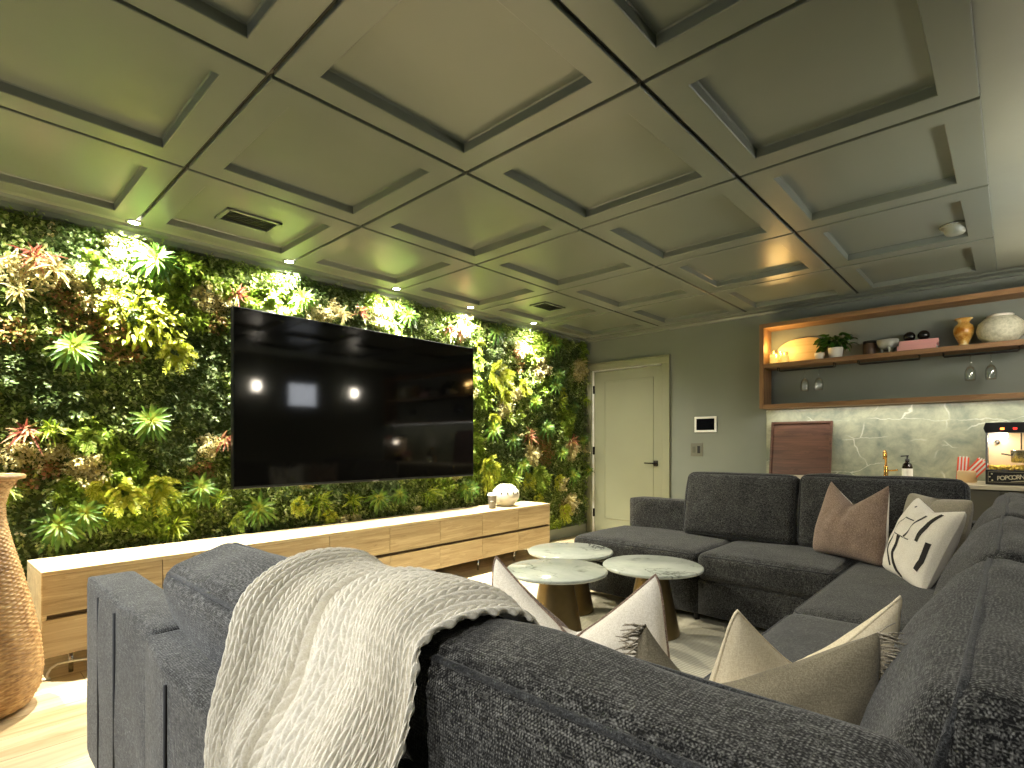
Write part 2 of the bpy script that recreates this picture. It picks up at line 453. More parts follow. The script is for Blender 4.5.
# the recess needs room above the panel plane: the slab carries the plaster only right of the panels
for o in list(bpy.data.objects):
    if o.name == 'ceiling': bpy.data.objects.remove(o)
cm = MB(); cm.add(*box2((-.094, YF - .1, ZC + .013), (XR + .1, YB + .1, ZC + .2))); cm.add(*box2((XL - .1, YF - .1, ZC + .052), (-.094, YB + .1, ZC + .2)))
cm.add(*box2((XL - .1, YF - .1, ZC + .004), (-3.885, YB + .1, ZC + .05)))
ceil = struct('ceiling', cm, M['plaster'], label='dark olive ceiling carrying square framed panels')
# dark backing strips seen in the grooves
gx = [-.085, -1.01, -1.972, -2.932, -3.885]; gy = [-1.9, -1.08, -.125, .83, 1.785, 2.745, 3.70, 4.655, 5.60]
gm = MB()
for x in gx[1:-1]: gm.add(*box2((x - .02, YF, ZC + .018), (x + .02, YB, ZC + .044)))
for y in gy[1:-1]: gm.add(*box2((gx[-1], y - .02, ZC + .019), (gx[0], y + .02, ZC + .043)))
spart('panel_joint', gm, M['groove'], ceil)
for i in range(4):
    for j in range(len(gy) - 1):
        pm = panel_mesh(gx[i + 1], gx[i], gy[j], gy[j + 1]); spart('ceiling_panel', pm, M['ceil'], ceil)
# cornices
def prism(path2d, a, b, axis):
    n = len(path2d); V = []
    for t in (a, b):
        for u, z in path2d: V.append((u, t, z) if axis == 'y' else (t, u, z))
    F = [(i, (i + 1) % n, n + (i + 1) % n, n + i) for i in range(n)] + [tuple(range(n))[::-1], tuple(range(n, 2 * n))]
    return V, F
cl = [(XL, ZC + .004), (XL + .20, ZC + .004), (XL + .19, ZC - .012), (XL + .15, ZC - .022), (XL + .14, ZC - .05), (XL, ZC - .05)]
struct('trim_1', MB().add(*prism(cl, YF, YB, 'y')), M['ceil'], label='cornice above the plant wall')
cb = [(YB, ZC + .004), (YB - .12, ZC + .004), (YB - .10, ZC - .008), (YB - .035, ZC - .014), (YB - .02, ZC - .032), (YB, ZC - .034)]
struct('trim_2', MB().add(*prism(cb, XL, XR, 'x')), M['ceil'], label='cornice above the back wall')
struct('baseboard_back', MB().add(*box2((DX1 + .1, YB - .015, 0), (-1.8, YB, .12), .004)), M['door'])
struct('baseboard_left', MB().add(*box2((XL, YF, 0), (-4.0, YB, .13), .004)), M['wall'], label='board below the plant wall')

# door
dr = struct('door_1', MB().add(*box2((DX0 + .025, YB + .012, .012), (DX1 - .022, YB + .052, DZ - .018))), M['door'], label='olive green panelled door')
cas = MB()
for lo, hi in (((DX1, YB - .022, 0), (DX1 + .0775, YB, DZ - .0005)), ((DX0 - .075, YB - .022, 0), (DX0, YB, DZ - .0005)), ((DX0 - .075, YB - .022, DZ), (DX1 + .0775, YB, DZ + .0735))): cas.add(*box2(lo, hi, .006))
for lo, hi in (((DX1 + .078, YB - .034, 0), (DX1 + .095, YB, DZ + .0735)), ((DX0 - .075, YB - .034, DZ + .074), (DX1 + .095, YB, DZ + .092))): cas.add(*box2(lo, hi, .004))
spart('door_casing', cas, M['door'], dr)
pn = MB(); px0, px1, pz0, pz1 = DX0 + .17, DX1 - .125, .22, 1.93
for lo, hi in (((px0, YB + .006, pz0), (px0 + .012, YB + .014, pz1)), ((px1 - .012, YB + .006, pz0), (px1, YB + .014, pz1)), ((px0, YB + .006, pz0), (px1, YB + .014, pz0 + .012)), ((px0, YB + .006, pz1 - .012), (px1, YB + .014, pz1))): pn.add(*box2(lo, hi, .003))
spart('door_moulding', pn, M['door'], dr)
hd = MB(); hd.add(*box2((-3.065, YB - .004, .888), (-3.015, YB + .013, .952), .004)); hd.add(*tube([(-3.04, YB + .01, .92), (-3.04, YB - .045, .92)], .008)); hd.add(*tube([(-3.035, YB - .045, .92), (-3.155, YB - .047, .922)], .008))
spart('door_handle', hd, M['blackmetal'], dr, True, 'dark metal lever handle')
for z in (.28, 1.06, 1.83):
    spart('hinge', MB().add(*box2((DX0 + .008, YB - .006, z - .05), (DX0 + .03, YB + .012, z + .05), .003)), M['blackmetal'], dr)
spart('jamb', MB().add(*box2((DX0, YB, 0), (DX0 + .022, YB + .09, DZ))).add(*box2((DX0, YB, DZ - .010), (DX1 - .022, YB + .09, DZ))).add(*box2((DX0, YB + .075, 0), (DX1, YB + .095, DZ))), M['white'], dr)
spart('jamb', MB().add(*box2((DX1 - .02, YB + .002, 0), (DX1, YB + .09, DZ))), M['door'], dr)

# right wall window: lit blind
wn = struct('window_2', MB().add(*box2((XR + .02, WY0, WZ0), (XR + .06, WY0 + .03, WZ1))).add(*box2((XR + .02, WY1 - .03, WZ0), (XR + .06, WY1, WZ1))).add(*box2((XR + .02, WY0, WZ1 - .03), (XR + .06, WY1, WZ1))).add(*box2((XR + .02, WY0, WZ0), (XR + .06, WY1, WZ0 + .03))), M['white'])
bl = MB()
for k in range(14): bl.add(*box2((XR + .035, WY0 + .03, WZ0 + .03 + k * .0245), (XR + .042, WY1 - .03, WZ0 + .052 + k * .0245)))
spart('blind', bl, emis('sunlit blind', rgb(226, 232, 240), 14, rgb(220, 220, 214)), wn)

# ------------------------------------------------------------------ wall sconces
def sconce(loc, label):
    t = thing('wall_sconce', label, 'lamp', loc, group='wall sconces on the right wall')
    MB().add(*box((-.012, 0, 0), (.022, .09, .20), .006)).build('back_plate', M['blackmetal'], t)
    for s in (-1, 1):
        MB().add(*lathe([(.016, -.09), (.02, -.08), (.02, .08), (.016, .09)], 16, c=(-.06, s * .032, 0))).build('glass_tube', emis('lamp tube', rgb(255, 242, 220), 70), t)
    MB().add(*box((-.03, 0, -.105), (.05, .11, .014), .004)).build('bracket', M['blackmetal'], t)
    return t
sconce((XR, 3.22, 2.0), 'black wall sconce between the sofa and the small window')
sconce((XR, 4.82, 2.0), 'black wall sconce by the end of the bar shelf')

# ------------------------------------------------------------------ recessed downlights, vents, detector
def downlight(y, label):
    t = thing('downlight', label, 'light', (-3.868, y, ZC), group='recessed downlights along the plant wall')
    MB().add(*lathe([(.045, .0035), (.045, -.004), (.040, -.006), (.030, -.004), (.030, .0)], 28, False)).build('trim_ring', M['chrome'], t)
    MB().add(*lathe([(.029, -.0005), (.029, -.003), (.001, -.003)], 24, False)).build('lens', emis('downlight lens', rgb(255, 246, 220), 60), t)
for y, lb in ((-.12, 'recessed downlight over the wicker basket end of the plant wall'), (.82, 'recessed downlight above the plant wall, left of the television'), (1.765, 'recessed downlight above the plant wall, over the left end of the television'),
              (2.70, 'recessed downlight above the plant wall, over the middle of the television'), (3.56, 'recessed downlight above the plant wall, over the right end of the television'), (4.50, 'recessed downlight nearest the door above the plant wall')):
    downlight(y, lb)
def vent(cx, cy, lx, ly, label, nsl):
    t = thing('air_vent', label, 'vent', (cx, cy, ZC + .044), group='black ceiling air vents')
    m = MB(); z0, z1 = -.012, -.0005; e = .022
    m.add(*box2((-lx / 2, -ly / 2, z0), (-lx / 2 + e, ly / 2, z1), .002)); m.add(*box2((lx / 2 - e, -ly / 2, z0), (lx / 2, ly / 2, z1), .002))
    m.add(*box2((-lx / 2, -ly / 2, z0), (lx / 2, -ly / 2 + e, z1), .002)); m.add(*box2((-lx / 2, ly / 2 - e, z0), (lx / 2, ly / 2, z1), .002))
    m.build('vent_frame', M['ceil'], t, False)
    MB().add(*box2((-lx / 2 + e, -ly / 2 + e, -.002), (lx / 2 - e, ly / 2 - e, -.0008))).build('vent_backing', M['black'], t, False)
    s = MB()
    for k in range(nsl):
        x = -lx / 2 + e + (lx - 2 * e) * (k + .5) / nsl
        V, F = box((0, 0, 0), (.010, ly - 2 * e, .0015)); V = np.array(V) @ rotm(0, R(35), 0).T + np.array([x, 0, -.007]); s.add(V, F)
    s.build('louvre', M['darkmetal'], t, False)
vent(-3.44, 1.32, .21, .32, 'long black louvred air vent in the ceiling, left of the television', 6)
vent(-3.40, 4.17, .20, .32, 'black air vent in the ceiling near the door', 6)
t = thing('smoke_detector', 'round smoke detector on the ceiling panel above the bar', 'smoke detector', (-.27, 4.37, ZC + .044))
MB().add(*lathe([(.075, 0), (.075, -.012), (.07, -.018), (.055, -.02), (.052, -.05), (.046, -.058), (.001, -.06)], 36, False)).build('body', M['plaster'], t)
MB().add(*lathe([(.078, -.001), (.082, -.006), (.078, -.012)], 36, False)).build('mount_ring', M['chrome'], t)

# ------------------------------------------------------------------ plant wall
pw = thing('plant_wall', 'artificial living wall of mixed green plants behind the television', 'plant wall', (XL + .02, 2.0, .2))
def build_fast(name, V, F4, mat, parent, attr=None, smooth=True):
    me = bpy.data.meshes.new(name); nv = len(V); nf = len(F4)
    me.vertices.add(nv); me.vertices.foreach_set('co', V.astype(np.float32).ravel())
    me.loops.add(nf * 4); me.loops.foreach_set('vertex_index', F4.astype(np.int32).ravel())
    me.polygons.add(nf); me.polygons.foreach_set('loop_start', np.arange(0, nf * 4, 4, dtype=np.int32))
    me.polygons.foreach_set('loop_total', np.full(nf, 4, dtype=np.int32))
    if smooth: me.polygons.foreach_set('use_smooth', np.ones(nf, bool))
    me.materials.append(mat); me.update(calc_edges=True)
    if attr is not None:
        a = me.attributes.new('along', 'FLOAT', 'POINT'); a.data.foreach_set('value', attr.astype(np.float32))
    o = bpy.data.objects.new(name, me); COL.objects.link(o); o.parent = parent; return o
PWL = np.array(pw.location)
def frame_from(nrm, tw):
    """per leaf frame: direction d (unit), random twist -> side s, normal n"""
    d = nrm / np.linalg.norm(nrm, axis=1, keepdims=True)
    ref = np.tile(np.array([0.3, 0.2, 1.0]), (len(d), 1)); s = np.cross(d, ref); s /= np.linalg.norm(s, axis=1, keepdims=True) + 1e-9
    n = np.cross(s, d)
    c, q = np.cos(tw)[:, None], np.sin(tw)[:, None]
    return d, s * c + n * q, n * c - s * q
def leaves(P, D, L, W, tw, bend=0.3, seg=1, fold=0.15):
    """vectorised leaves: base P, direction D, length L, width W; kite shapes of 2*seg quads"""
    N = len(P); d, s, n = frame_from(D, tw)
    if seg == 1:
        ts = np.array([0, .45, 1.0]); ws = np.array([.12, 1.0, .05])
    elif seg == 2:
        ts = np.array([0, .3, .65, 1.0]); ws = np.array([.25, 1.0, .85, .04])
    else:
        ts = np.linspace(0, 1, seg + 1); ws = np.sin(PI * (ts * .86 + .12)) ** .8; ws[-1] = .03
    k = len(ts); V = np.zeros((N, k, 3, 3)); A = np.zeros((N, k, 3))
    bend = np.broadcast_to(bend, (N,))
    for i, (tt, ww) in enumerate(zip(ts, ws)):
        drop = bend * tt * tt * L
        c = P + d * (tt * L)[:, None] - n * drop[:, None] * .6 + np.array([0, 0, -1.0]) * drop[:, None] * .5
        half = (W * ww / 2)[:, None]
        V[:, i, 0] = c - s * half + n * half * fold * 2; V[:, i, 1] = c; V[:, i, 2] = c + s * half + n * half * fold * 2
        A[:, i] = tt
    F = []
    for i in range(k - 1):
        for j in range(2): F.append((i * 3 + j, i * 3 + j + 1, (i + 1) * 3 + j + 1, (i + 1) * 3 + j))
    F = np.array(F); Fall = (F[None] + (np.arange(N) * k * 3)[:, None, None]).reshape(-1, 4)
    return V.reshape(-1, 3), Fall, A.reshape(-1)

def facing(D, out=(1.0, 0, .55)):
    """twist that turns each blade's upper face away from the wall"""
    d = D / np.linalg.norm(D, axis=1, keepdims=True); ref = np.tile(np.array([0.3, 0.2, 1.0]), (len(d), 1))
    s = np.cross(d, ref); s /= np.linalg.norm(s, axis=1, keepdims=True) + 1e-9; n = np.cross(s, d)
    out = np.array(out); return np.arctan2(-(s @ out), n @ out)
# smooth random field for where each kind of foliage grows
def field(y, z, seed, s):
    r = np.random.default_rng(seed); v = 0
    for k in range(9):
        a = r.uniform(0, 2 * PI); f = s * r.uniform(.6, 1.7); v = v + np.sin((y * math.cos(a) + z * math.sin(a)) * f + r.uniform(0, 6.28))
    return v / 3.0
PX = -4.025     # front of the moss bed
y0, y1, z0, z1 = -1.0, YB - .03, .15, ZC - .045
bed = MB()
ny, nz = 90, 34
ys = np.linspace(y0, y1, ny); zs = np.linspace(z0, z1, nz)
Yg, Zg = np.meshgrid(ys, zs); X = PX - .02 + .018 * field(Yg, Zg, 3, 14) + .01 * field(Yg, Zg, 4, 40)
V = np.stack([X, Yg, Zg], -1).reshape(-1, 3) - PWL
F = [(j * ny + i, j * ny + i + 1, (j + 1) * ny + i + 1, (j + 1) * ny + i) for j in range(nz - 1) for i in range(ny - 1)]
bed.add(V, F); bed.add(*box2(np.array((XL + .005, y0, z0)) - PWL, np.array((PX - .055, y1, z1)) - PWL))
bed.build('moss_backing', M['moss'], pw)

# accent plants: (kind, y, z, size)
ACC = []
def acc(kind, y, z, s): ACC.append((kind, y, z, s))
acc('rosette', 0.548, 1.696, 0.152); acc('rosette', 0.923, 1.286, 0.149); acc('rosette', 0.482, 0.682, 0.157); acc('rosette', 0.598, 0.738, 0.139)
acc('rosedark', 0.950, 2.306, 0.163); acc('rosette', 1.579, 0.681, 0.156); acc('spike', 2.031, 0.695, 0.170); acc('rosette', 2.579, 0.686, 0.136)
acc('spike', 3.126, 0.683, 0.147); acc('rosette', 3.626, 0.699, 0.138); acc('rosette', 2.793, 0.697, 0.105); acc('spike', 2.333, 0.688, 0.114)
acc('rosette', 3.949, 1.289, 0.155); acc('rosedark', 4.814, 1.329, 0.161); acc('redspike', 4.516, 1.233, 0.155); acc('redspike', 5.315, 1.181, 0.146)
acc('creamspike', 5.481, 2.138, 0.161); acc('spike', 5.096, 1.656, 0.143); acc('rosette', 3.573, 0.702, 0.118); acc('fern', 4.023, 1.895, 0.250)
acc('fern', 3.891, 0.919, 0.205); acc('spike', 4.254, 0.779, 0.150); acc('rosette', 4.962, 2.327, 0.164); acc('rosedark', 4.008, 2.320, 0.135)
acc('redspike', 3.507, 2.263, 0.117); acc('redspike', 4.334, 2.143, 0.098); acc('fern', 4.432, 1.793, 0.154); acc('redspike', 0.384, 2.174, 0.132)
acc('creamspike', 0.460, 2.126, 0.145); acc('limefern', 0.621, 2.211, 0.139); acc('sprig', 0.850, 1.913, 0.208); acc('sprig', 0.993, 1.913, 0.139)
acc('fern', 1.054, 1.731, 0.166); acc('sprig', 0.735, 1.971, 0.107); acc('redspike', 1.444, 2.182, 0.111); acc('limefern', 1.663, 2.154, 0.144)
acc('rosette', 1.911, 2.247, 0.121); acc('redspike', 2.398, 2.229, 0.107); acc('creamspike', 2.244, 2.185, 0.104); acc('rosedark', 2.890, 2.290, 0.124)
acc('redspike', 3.367, 2.250, 0.114); acc('redspike', 0.347, 1.207, 0.120); acc('spike', 0.443, 1.220, 0.111); acc('limefern', 0.621, 1.189, 0.116)
acc('fern', 0.789, 0.841, 0.169); acc('fern', 0.966, 0.866, 0.163); acc('rosette', 1.205, 0.852, 0.132); acc('spike', 1.054, 0.605, 0.141)
acc('redspike', 1.366, 1.170, 0.095); acc('fern', 0.686, 0.883, 0.118); acc('limefern', 4.671, 0.805, 0.204); acc('fern', 5.038, 0.720, 0.142)
acc('rosette', 5.335, 0.766, 0.147); acc('fern', 5.155, 0.355, 0.168); acc('creamspike', 5.254, 0.467, 0.145); acc('rosette', 4.416, 0.914, 0.132)
acc('fern', 4.144, 1.663, 0.148); acc('limefern', 3.735, 1.987, 0.120); acc('rosette', 5.545, 1.195, 0.112); acc('creamspike', 4.533, 1.022, 0.133)
acc('spike', 1.315, 0.765, 0.095); acc('limefern', 1.444, 0.616, 0.097); acc('rosedark', 5.038, 1.960, 0.142); acc('limefern', 3.777, 1.588, 0.101)
acc('fern', 3.763, 2.142, 0.101); acc('rosedark', 4.254, 1.187, 0.129); acc('creamspike', 0.315, 1.973, 0.097); acc('rosette', 5.653, 0.816, 0.114)
acc('spike', 5.610, 1.699, 0.101); acc('creamspike', 5.335, 1.072, 0.122); acc('fern', 4.671, 0.511, 0.136); acc('limefern', 3.735, 1.184, 0.100)
acc('fern', 1.872, 0.685, 0.105); acc('cream', 0.607, 2.034, 0.127); acc('cream', 0.452, 2.102, 0.134); acc('cream', 0.295, 2.086, 0.097)
acc('cream', 0.307, 1.094, 0.086); acc('cream', 0.477, 1.052, 0.101); acc('cream', 0.616, 0.992, 0.104); acc('cream', 1.259, 2.124, 0.107)
acc('cream', 1.347, 2.087, 0.082); acc('cream', 1.259, 1.129, 0.093); acc('cream', 4.144, 1.504, 0.106); acc('cream', 4.416, 2.175, 0.110)
acc('cream', 4.760, 1.991, 0.160); acc('cream', 2.579, 2.236, 0.102); acc('cream', 3.560, 2.251, 0.098); acc('cream', 4.584, 1.021, 0.134)
acc('cream', 5.335, 1.072, 0.147); acc('cream', 5.502, 2.066, 0.149); acc('cream', 5.335, 0.400, 0.147); acc('cream', 0.710, 2.044, 0.083)
acc('russet', 0.512, 1.974, 0.091); acc('russet', 1.315, 1.960, 0.081); acc('russet', 0.352, 0.957, 0.076); acc('russet', 0.460, 0.997, 0.067)
acc('russet', 1.223, 0.964, 0.093); acc('russet', 0.295, 1.754, 0.097); acc('russet', 4.851, 0.960, 0.116); acc('russet', 4.416, 2.011, 0.088)
acc('russet', 5.234, 0.348, 0.109); acc('lime', 0.621, 2.211, 0.116); acc('lime', 0.621, 1.189, 0.105); acc('lime', 1.663, 2.154, 0.130)
acc('lime', 1.021, 2.057, 0.114); acc('lime', 3.834, 1.643, 0.142); acc('lime', 4.851, 1.826, 0.139); acc('lime', 4.760, 0.733, 0.160)
acc('lime', 3.342, 0.754, 0.114); acc('dark', 1.193, 1.432, 0.230); acc('dark', 1.077, 1.104, 0.141); acc('dark', 0.315, 1.541, 0.162)
acc('dark', 0.482, 1.389, 0.146); acc('dark', 1.253, 1.703, 0.120); acc('dark', 5.135, 2.148, 0.191); acc('dark', 0.397, 0.724, 0.132)
acc('dark', 2.031, 2.333, 0.154); acc('dark', 4.851, 1.422, 0.139); acc('dark', 4.023, 2.177, 0.125); acc('dark', 0.570, 2.313, 0.172)
CREAM = [(k[1], k[2], k[3]) for k in ACC if k[0] == 'cream']
N = 105000
py = rng.uniform(-.55, y1, N); pz = rng.uniform(z0, z1, N)
m = ~((py > 1.5) & (py < 3.5) & (pz > .95) & (pz < 1.95))      # nothing needed behind the television
py, pz = py[m], pz[m]; N = len(py)
fa = field(py, pz, 11, 6.5); fb = field(py, pz, 12, 5.5); fc = field(py, pz, 13, 9)
kind = np.full(N, 0)                       # box
kind[fa > .55] = 1                         # dark
kind[(fb > .95)] = 2                       # lime
kind[(fc > 1.25)] = 3                      # cream
kind[(fb < -1.3)] = 5                      # russet
for kk, y, z, s in ACC:
    code = {'cream': 3, 'lime': 2, 'russet': 5, 'dark': 1, 'box': 0}.get(kk)
    if code is None: continue
    d2 = ((py - y) ** 2 + (pz - z) ** 2) / s ** 2
    kind[d2 < rng.uniform(.5, 1.1, N)] = code
bx = PX + .012 * field(py, pz, 3, 14) + .040 * np.clip(field(py, pz, 5, 34) * .7 + .3, -.2, 1.2) + .016 * np.clip(field(py, pz, 6, 75), -1, 1.2)
for code, nm, mat, L0, W0, lab in ((0, 'small_leaf_foliage', 'box', .025, .019, 'small mid green leaves'), (1, 'dark_leaf_foliage', 'boxdark', .025, .019, 'small dark green leaves'),
                             (2, 'lime_leaf_foliage', 'lime', .040, .020, 'bright lime green leaves'), (3, 'sedum_foliage', 'cream', .017, .014, 'cream coloured sedum clusters'),
                             (5, 'russet_leaf_foliage', 'red', .022, .019, 'russet tinged leaves')):
    q = kind == code; n_ = int(q.sum())
    if not n_: continue
    rep = 4 if code in (3,) else 2 if code in (2, 5) else 1
    yy = np.repeat(py[q], rep); zz = np.repeat(pz[q], rep); xx = np.repeat(bx[q], rep); n_ = len(yy)
    P = np.stack([xx + rng.uniform(-.012, .03 if code != 3 else .06, n_), yy + rng.normal(0, .006, n_), zz + rng.normal(0, .006, n_)], -1)
    D = np.stack([rng.uniform(.25, 1.3, n_), rng.normal(0, .8, n_), rng.normal(0.05, .8, n_)], -1)
    L = L0 * rng.uniform(.7, 1.4, n_); W = W0 * rng.uniform(.7, 1.3, n_)
    V, F, A = leaves(P - PWL, D, L, W, facing(D, (.6, 0, .9)) + rng.normal(0, .55, n_), .3, 1)
    o = build_fast(nm, V, F, LF[mat], pw); o['kind'] = 'stuff'; o['label'] = lab
def plant(kind, y, z, s):
    r = np.random.default_rng(int(abs(y * 1000) + abs(z * 7919)) % 99991)
    base = np.array([PX + .055, y, z])
    if kind in ('rosette', 'rosedark'):
        n = int(34); rad = np.sqrt(np.linspace(.03, 1, n)); a = np.arange(n) * 2.399 + r.uniform(0, 6.28)
        D = np.stack([1.25 - 1.0 * rad, np.cos(a) * (.15 + rad), np.sin(a) * (.15 + rad)], -1)
        L = s * (.5 + .5 * rad) * r.uniform(.8, 1.15, n); W = L * .23
        P = base + np.stack([.05 * (1 - rad), np.cos(a) * rad * s * .12, np.sin(a) * rad * s * .12], -1); tw = np.zeros(n)
        # blade normals face outwards from the wall
        V, F, A = leaves(P - PWL, D, L, W, facing(D), .18 + .3 * rad, 5, .22); mat = LF[kind]; nm = 'leafy_rosette'
    elif kind in ('spike', 'redspike', 'creamspike'):
        n = 46 if kind == 'spike' else 34; a = r.uniform(0, 6.28, n); rad = r.uniform(.15, 1, n)
        D = np.stack([1.3 - .95 * rad, np.cos(a) * rad, np.sin(a) * rad + .25], -1)
        L = s * r.uniform(.65, 1.15, n); W = np.full(n, .0095 if kind == 'spike' else .012)
        P = base + r.normal(0, .012, (n, 3)); V, F, A = leaves(P - PWL, D, L, W, facing(D), r.uniform(.2, .7, n), 5, .25)
        mat = {'spike': LF['spike'], 'redspike': LF['redspike'], 'creamspike': LF['cream']}[kind]; nm = {'spike': 'spiky_grass', 'redspike': 'red_bromeliad', 'creamspike': 'pale_spray'}[kind]
    elif kind in ('fern', 'limefern'):
        Vs = []; Fs = []; As = []; nn = 0; fronds = 22
        for k in range(fronds):
            a = r.uniform(0, 6.28); dirv = np.array([r.uniform(.35, .9), math.cos(a), math.sin(a)]); dirv /= np.linalg.norm(dirv)
            st = base + np.array([.0, math.cos(a) * s * .25 * r.uniform(0, 1), math.sin(a) * s * .25 * r.uniform(0, 1)]); Lf = s * r.uniform(.5, .85); m_ = 9
            tt = np.repeat(np.linspace(.12, 1, m_), 2); sd = np.tile([-1.0, 1.0], m_)
            side = np.cross(dirv, np.array([1.0, 0, 0])); side /= np.linalg.norm(side) + 1e-9
            P = st + dirv * (tt * Lf)[:, None] + np.array([0, 0, -1]) * (tt ** 2 * Lf * .35)[:, None]
            D = dirv * .75 + side * (sd * 1.0)[:, None] + r.normal(0, .12, (2 * m_, 3)) + np.array([.25, 0, -.1])
            L = .044 * (1.15 - .6 * tt) * (s / .16); W = L * .36
            V, F, A = leaves(P - PWL, D, L, W, facing(D), .3, 2, .15); Vs.append(V); Fs.append(F + nn); As.append(A); nn += len(V)
        V, F, A = np.concatenate(Vs), np.concatenate(Fs), np.concatenate(As); mat = LF['yellow' if kind == 'fern' else 'lime']; nm = 'yellow_fern' if kind == 'fern' else 'lime_fern'
    elif kind == 'sprig':
        n = 120; a = r.uniform(0, 6.28, n); rad = np.sqrt(r.uniform(0, 1, n))
        P = base + np.stack([r.uniform(0, .05, n), np.cos(a) * rad * s, np.sin(a) * rad * s], -1)
        D = np.stack([r.uniform(.3, .9, n), np.cos(a) * .6 + r.normal(0, .3, n), np.sin(a) * .6 + r.normal(-.1, .3, n)], -1)
        L = s * .30 * r.uniform(.7, 1.2, n); W = L * .4; V, F, A = leaves(P - PWL, D, L, W, facing(D), .4, 3, .2); mat = LF['yellow']; nm = 'yellow_leaf_clump'
    else: return
    o = build_fast(nm, V, F, mat, pw, A)
    o['label'] = {'leafy_rosette': 'green rosette of lance shaped leaves', 'spiky_grass': 'tuft of spiky yellow green leaves', 'red_bromeliad': 'red tipped spiky plant', 'pale_spray': 'cream coloured spray', 'yellow_fern': 'yellow green fern fronds', 'lime_fern': 'bright green fern fronds', 'yellow_leaf_clump': 'clump of broad yellow leaves'}[nm]
rp = np.random.default_rng(21)
have = [(a[1], a[2]) for a in ACC if a[0] not in ('cream', 'russet', 'lime', 'dark', 'box')]
n_acc = len(have)
while n_acc < 92:
    y_, z_ = rp.uniform(-.1, 5.6), rp.uniform(.35, 2.2)
    if n_acc < 84 and y_ < 3.6: continue
    if 1.3 < y_ < 3.65 and .75 < z_ < 2.1: continue
    if min((y_ - q[0]) ** 2 + (z_ - q[1]) ** 2 for q in have) < .13 ** 2: continue
    have.append((y_, z_)); n_acc += 1
    acc(['rosette', 'fern', 'limefern', 'spike', 'rosedark', 'creamspike'][rp.integers(0, 6)], y_, z_, rp.uniform(.10, .15))
for a in ACC: plant(a[0], a[1], a[2], a[3] * .88)

# ------------------------------------------------------------------ television
t = thing('television', 'large black flat television hung on the plant wall', 'television', (-3.865, 2.472, .836))
TW, TH, TD = 2.205, 1.238, .045
MB().add(*box((.0, 0, TH / 2), (TD, TW, TH), .006)).build('bezel', M['darkmetal'], t, False)
MB().add(*box((TD / 2 + .0006, 0, TH / 2 + .006), (.003, TW - .014, TH - .026))).build('screen', M['screen'], t, False)
MB().add(*box((TD / 2 + .003, 0, .008), (.006, .06, .012), .002)).build('logo_plate', M['chrome'], t, False)
MB().add(*box((-.075, 0, TH / 2), (.11, .7, .5), .01)).build('wall_mount', M['black'], t, False)

# ------------------------------------------------------------------ console
cr = math.atan2(.133, 4.03)
con = thing('media_console', 'long low light oak media console below the television', 'console', (-3.41, .35, 0), (0, 0, cr))
# local: x depth (front at 0, back at -.42), y along
CL, CD, CZ0, CZ1, GZ0, GZ1 = 4.035, .425, .108, .525, .302, .312
b = MB(); b.add(*box2((-CD, 0, CZ1 - .02), (.0, CL, CZ1), .003)); b.add(*box2((-CD, 0, CZ0), (-.002, .02, CZ1 - .02), .002)); b.add(*box2((-CD, CL - .02, CZ0), (-.002, CL, CZ1 - .02), .002)); b.add(*box2((-CD, .02, CZ0), (-.024, CL - .02, CZ0 + .02))); b.add(*box2((-CD, .02, CZ0), (-CD + .015, CL - .02, CZ1 - .02)))
b.build('carcass', M['oak'], con, False)
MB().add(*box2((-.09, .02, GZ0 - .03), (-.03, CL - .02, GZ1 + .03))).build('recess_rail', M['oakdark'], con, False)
for k in range(8):
    ya, yb = .004 + k * .504, .004 + (k + 1) * .504 - .003
    MB().add(*box2((-.022, ya, GZ1), (.0, yb, CZ1 - .021), .0015)).build('drawer', wood('oak drawer front', rgb(192, 174, 140), rgb(138, 118, 86), 1, 1.0, 0.5, True, k * 3.1), con, False)
    MB().add(*box2((-.022, ya, CZ0), (.0, yb, GZ0 - .012), .0015)).build('drawer', wood('oak drawer front', rgb(192, 174, 140), rgb(138, 118, 86), 1, 1.0, 0.5, True, k * 3.1 + 1.7), con, False)
for y in (.12, 1.02, 2.02, 3.02, 3.52, 3.92):
    MB().add(*lathe([(.010, 0), (.010, CZ0)], 12, c=(-.05, y, 0))).build('leg', M['chrome'], con)
cb = thing('floor_cable', 'pale cable curving along the floor below the console', 'cable', (-3.40, .375, 0))
MB().add(*tube([(-.02, -.005, .006), (-.019, -.002, .03), (-.015, .01, .055), (-.005, .035, .072), (.02, .09, .078), (.04, .2, .072), (.02, .5, .04), (-.05, .8, .006), (-.05, 1.4, .006)], .0055, 8)).build('cord', M['ceramic'], cb)
MB().add(*box((-.02, -.005, .006), (.03, .03, .010), .004)).build('plug', M['white'], cb)

# things on the console
t = thing('coffee_cup', 'grey takeaway cup with a white lid beside the dotted vase', 'cup', (-3.665, 3.655, CZ1 + .001))
MB().add(*lathe([(.030, 0), (.033, .01), (.042, .118), (.0425, .12)], 28)).build('cup', paint('grey cup', rgb(96, 92, 84), .5), t)
MB().add(*lathe([(.043, .12), (.046, .121), (.046, .130), (.043, .132), (.040, .145), (.039, .146), (.037, .142), (.001, .142)], 28, False)).build('lid', M['white'], t)
MB().add(*box((.024, -.026, .07), (.02, .026, .008), .003)).build('print', M['white'], t)
t = thing('patterned_vase', 'round white vase dotted with dark ovals on the console', 'vase', (-3.72, 3.90, CZ1 + .001))
prof = [(.055, 0), (.09, .02), (.128, .07), (.14, .11), (.128, .155), (.10, .19), (.07, .205), (.062, .215), (.055, .213), (.06, .2), (.085, .18)]
MB().add(*lathe(prof, 40, False)).build('body', M['ceramic'], t)
dg_ = paint('dot glaze', rgb(84, 80, 64), .4)
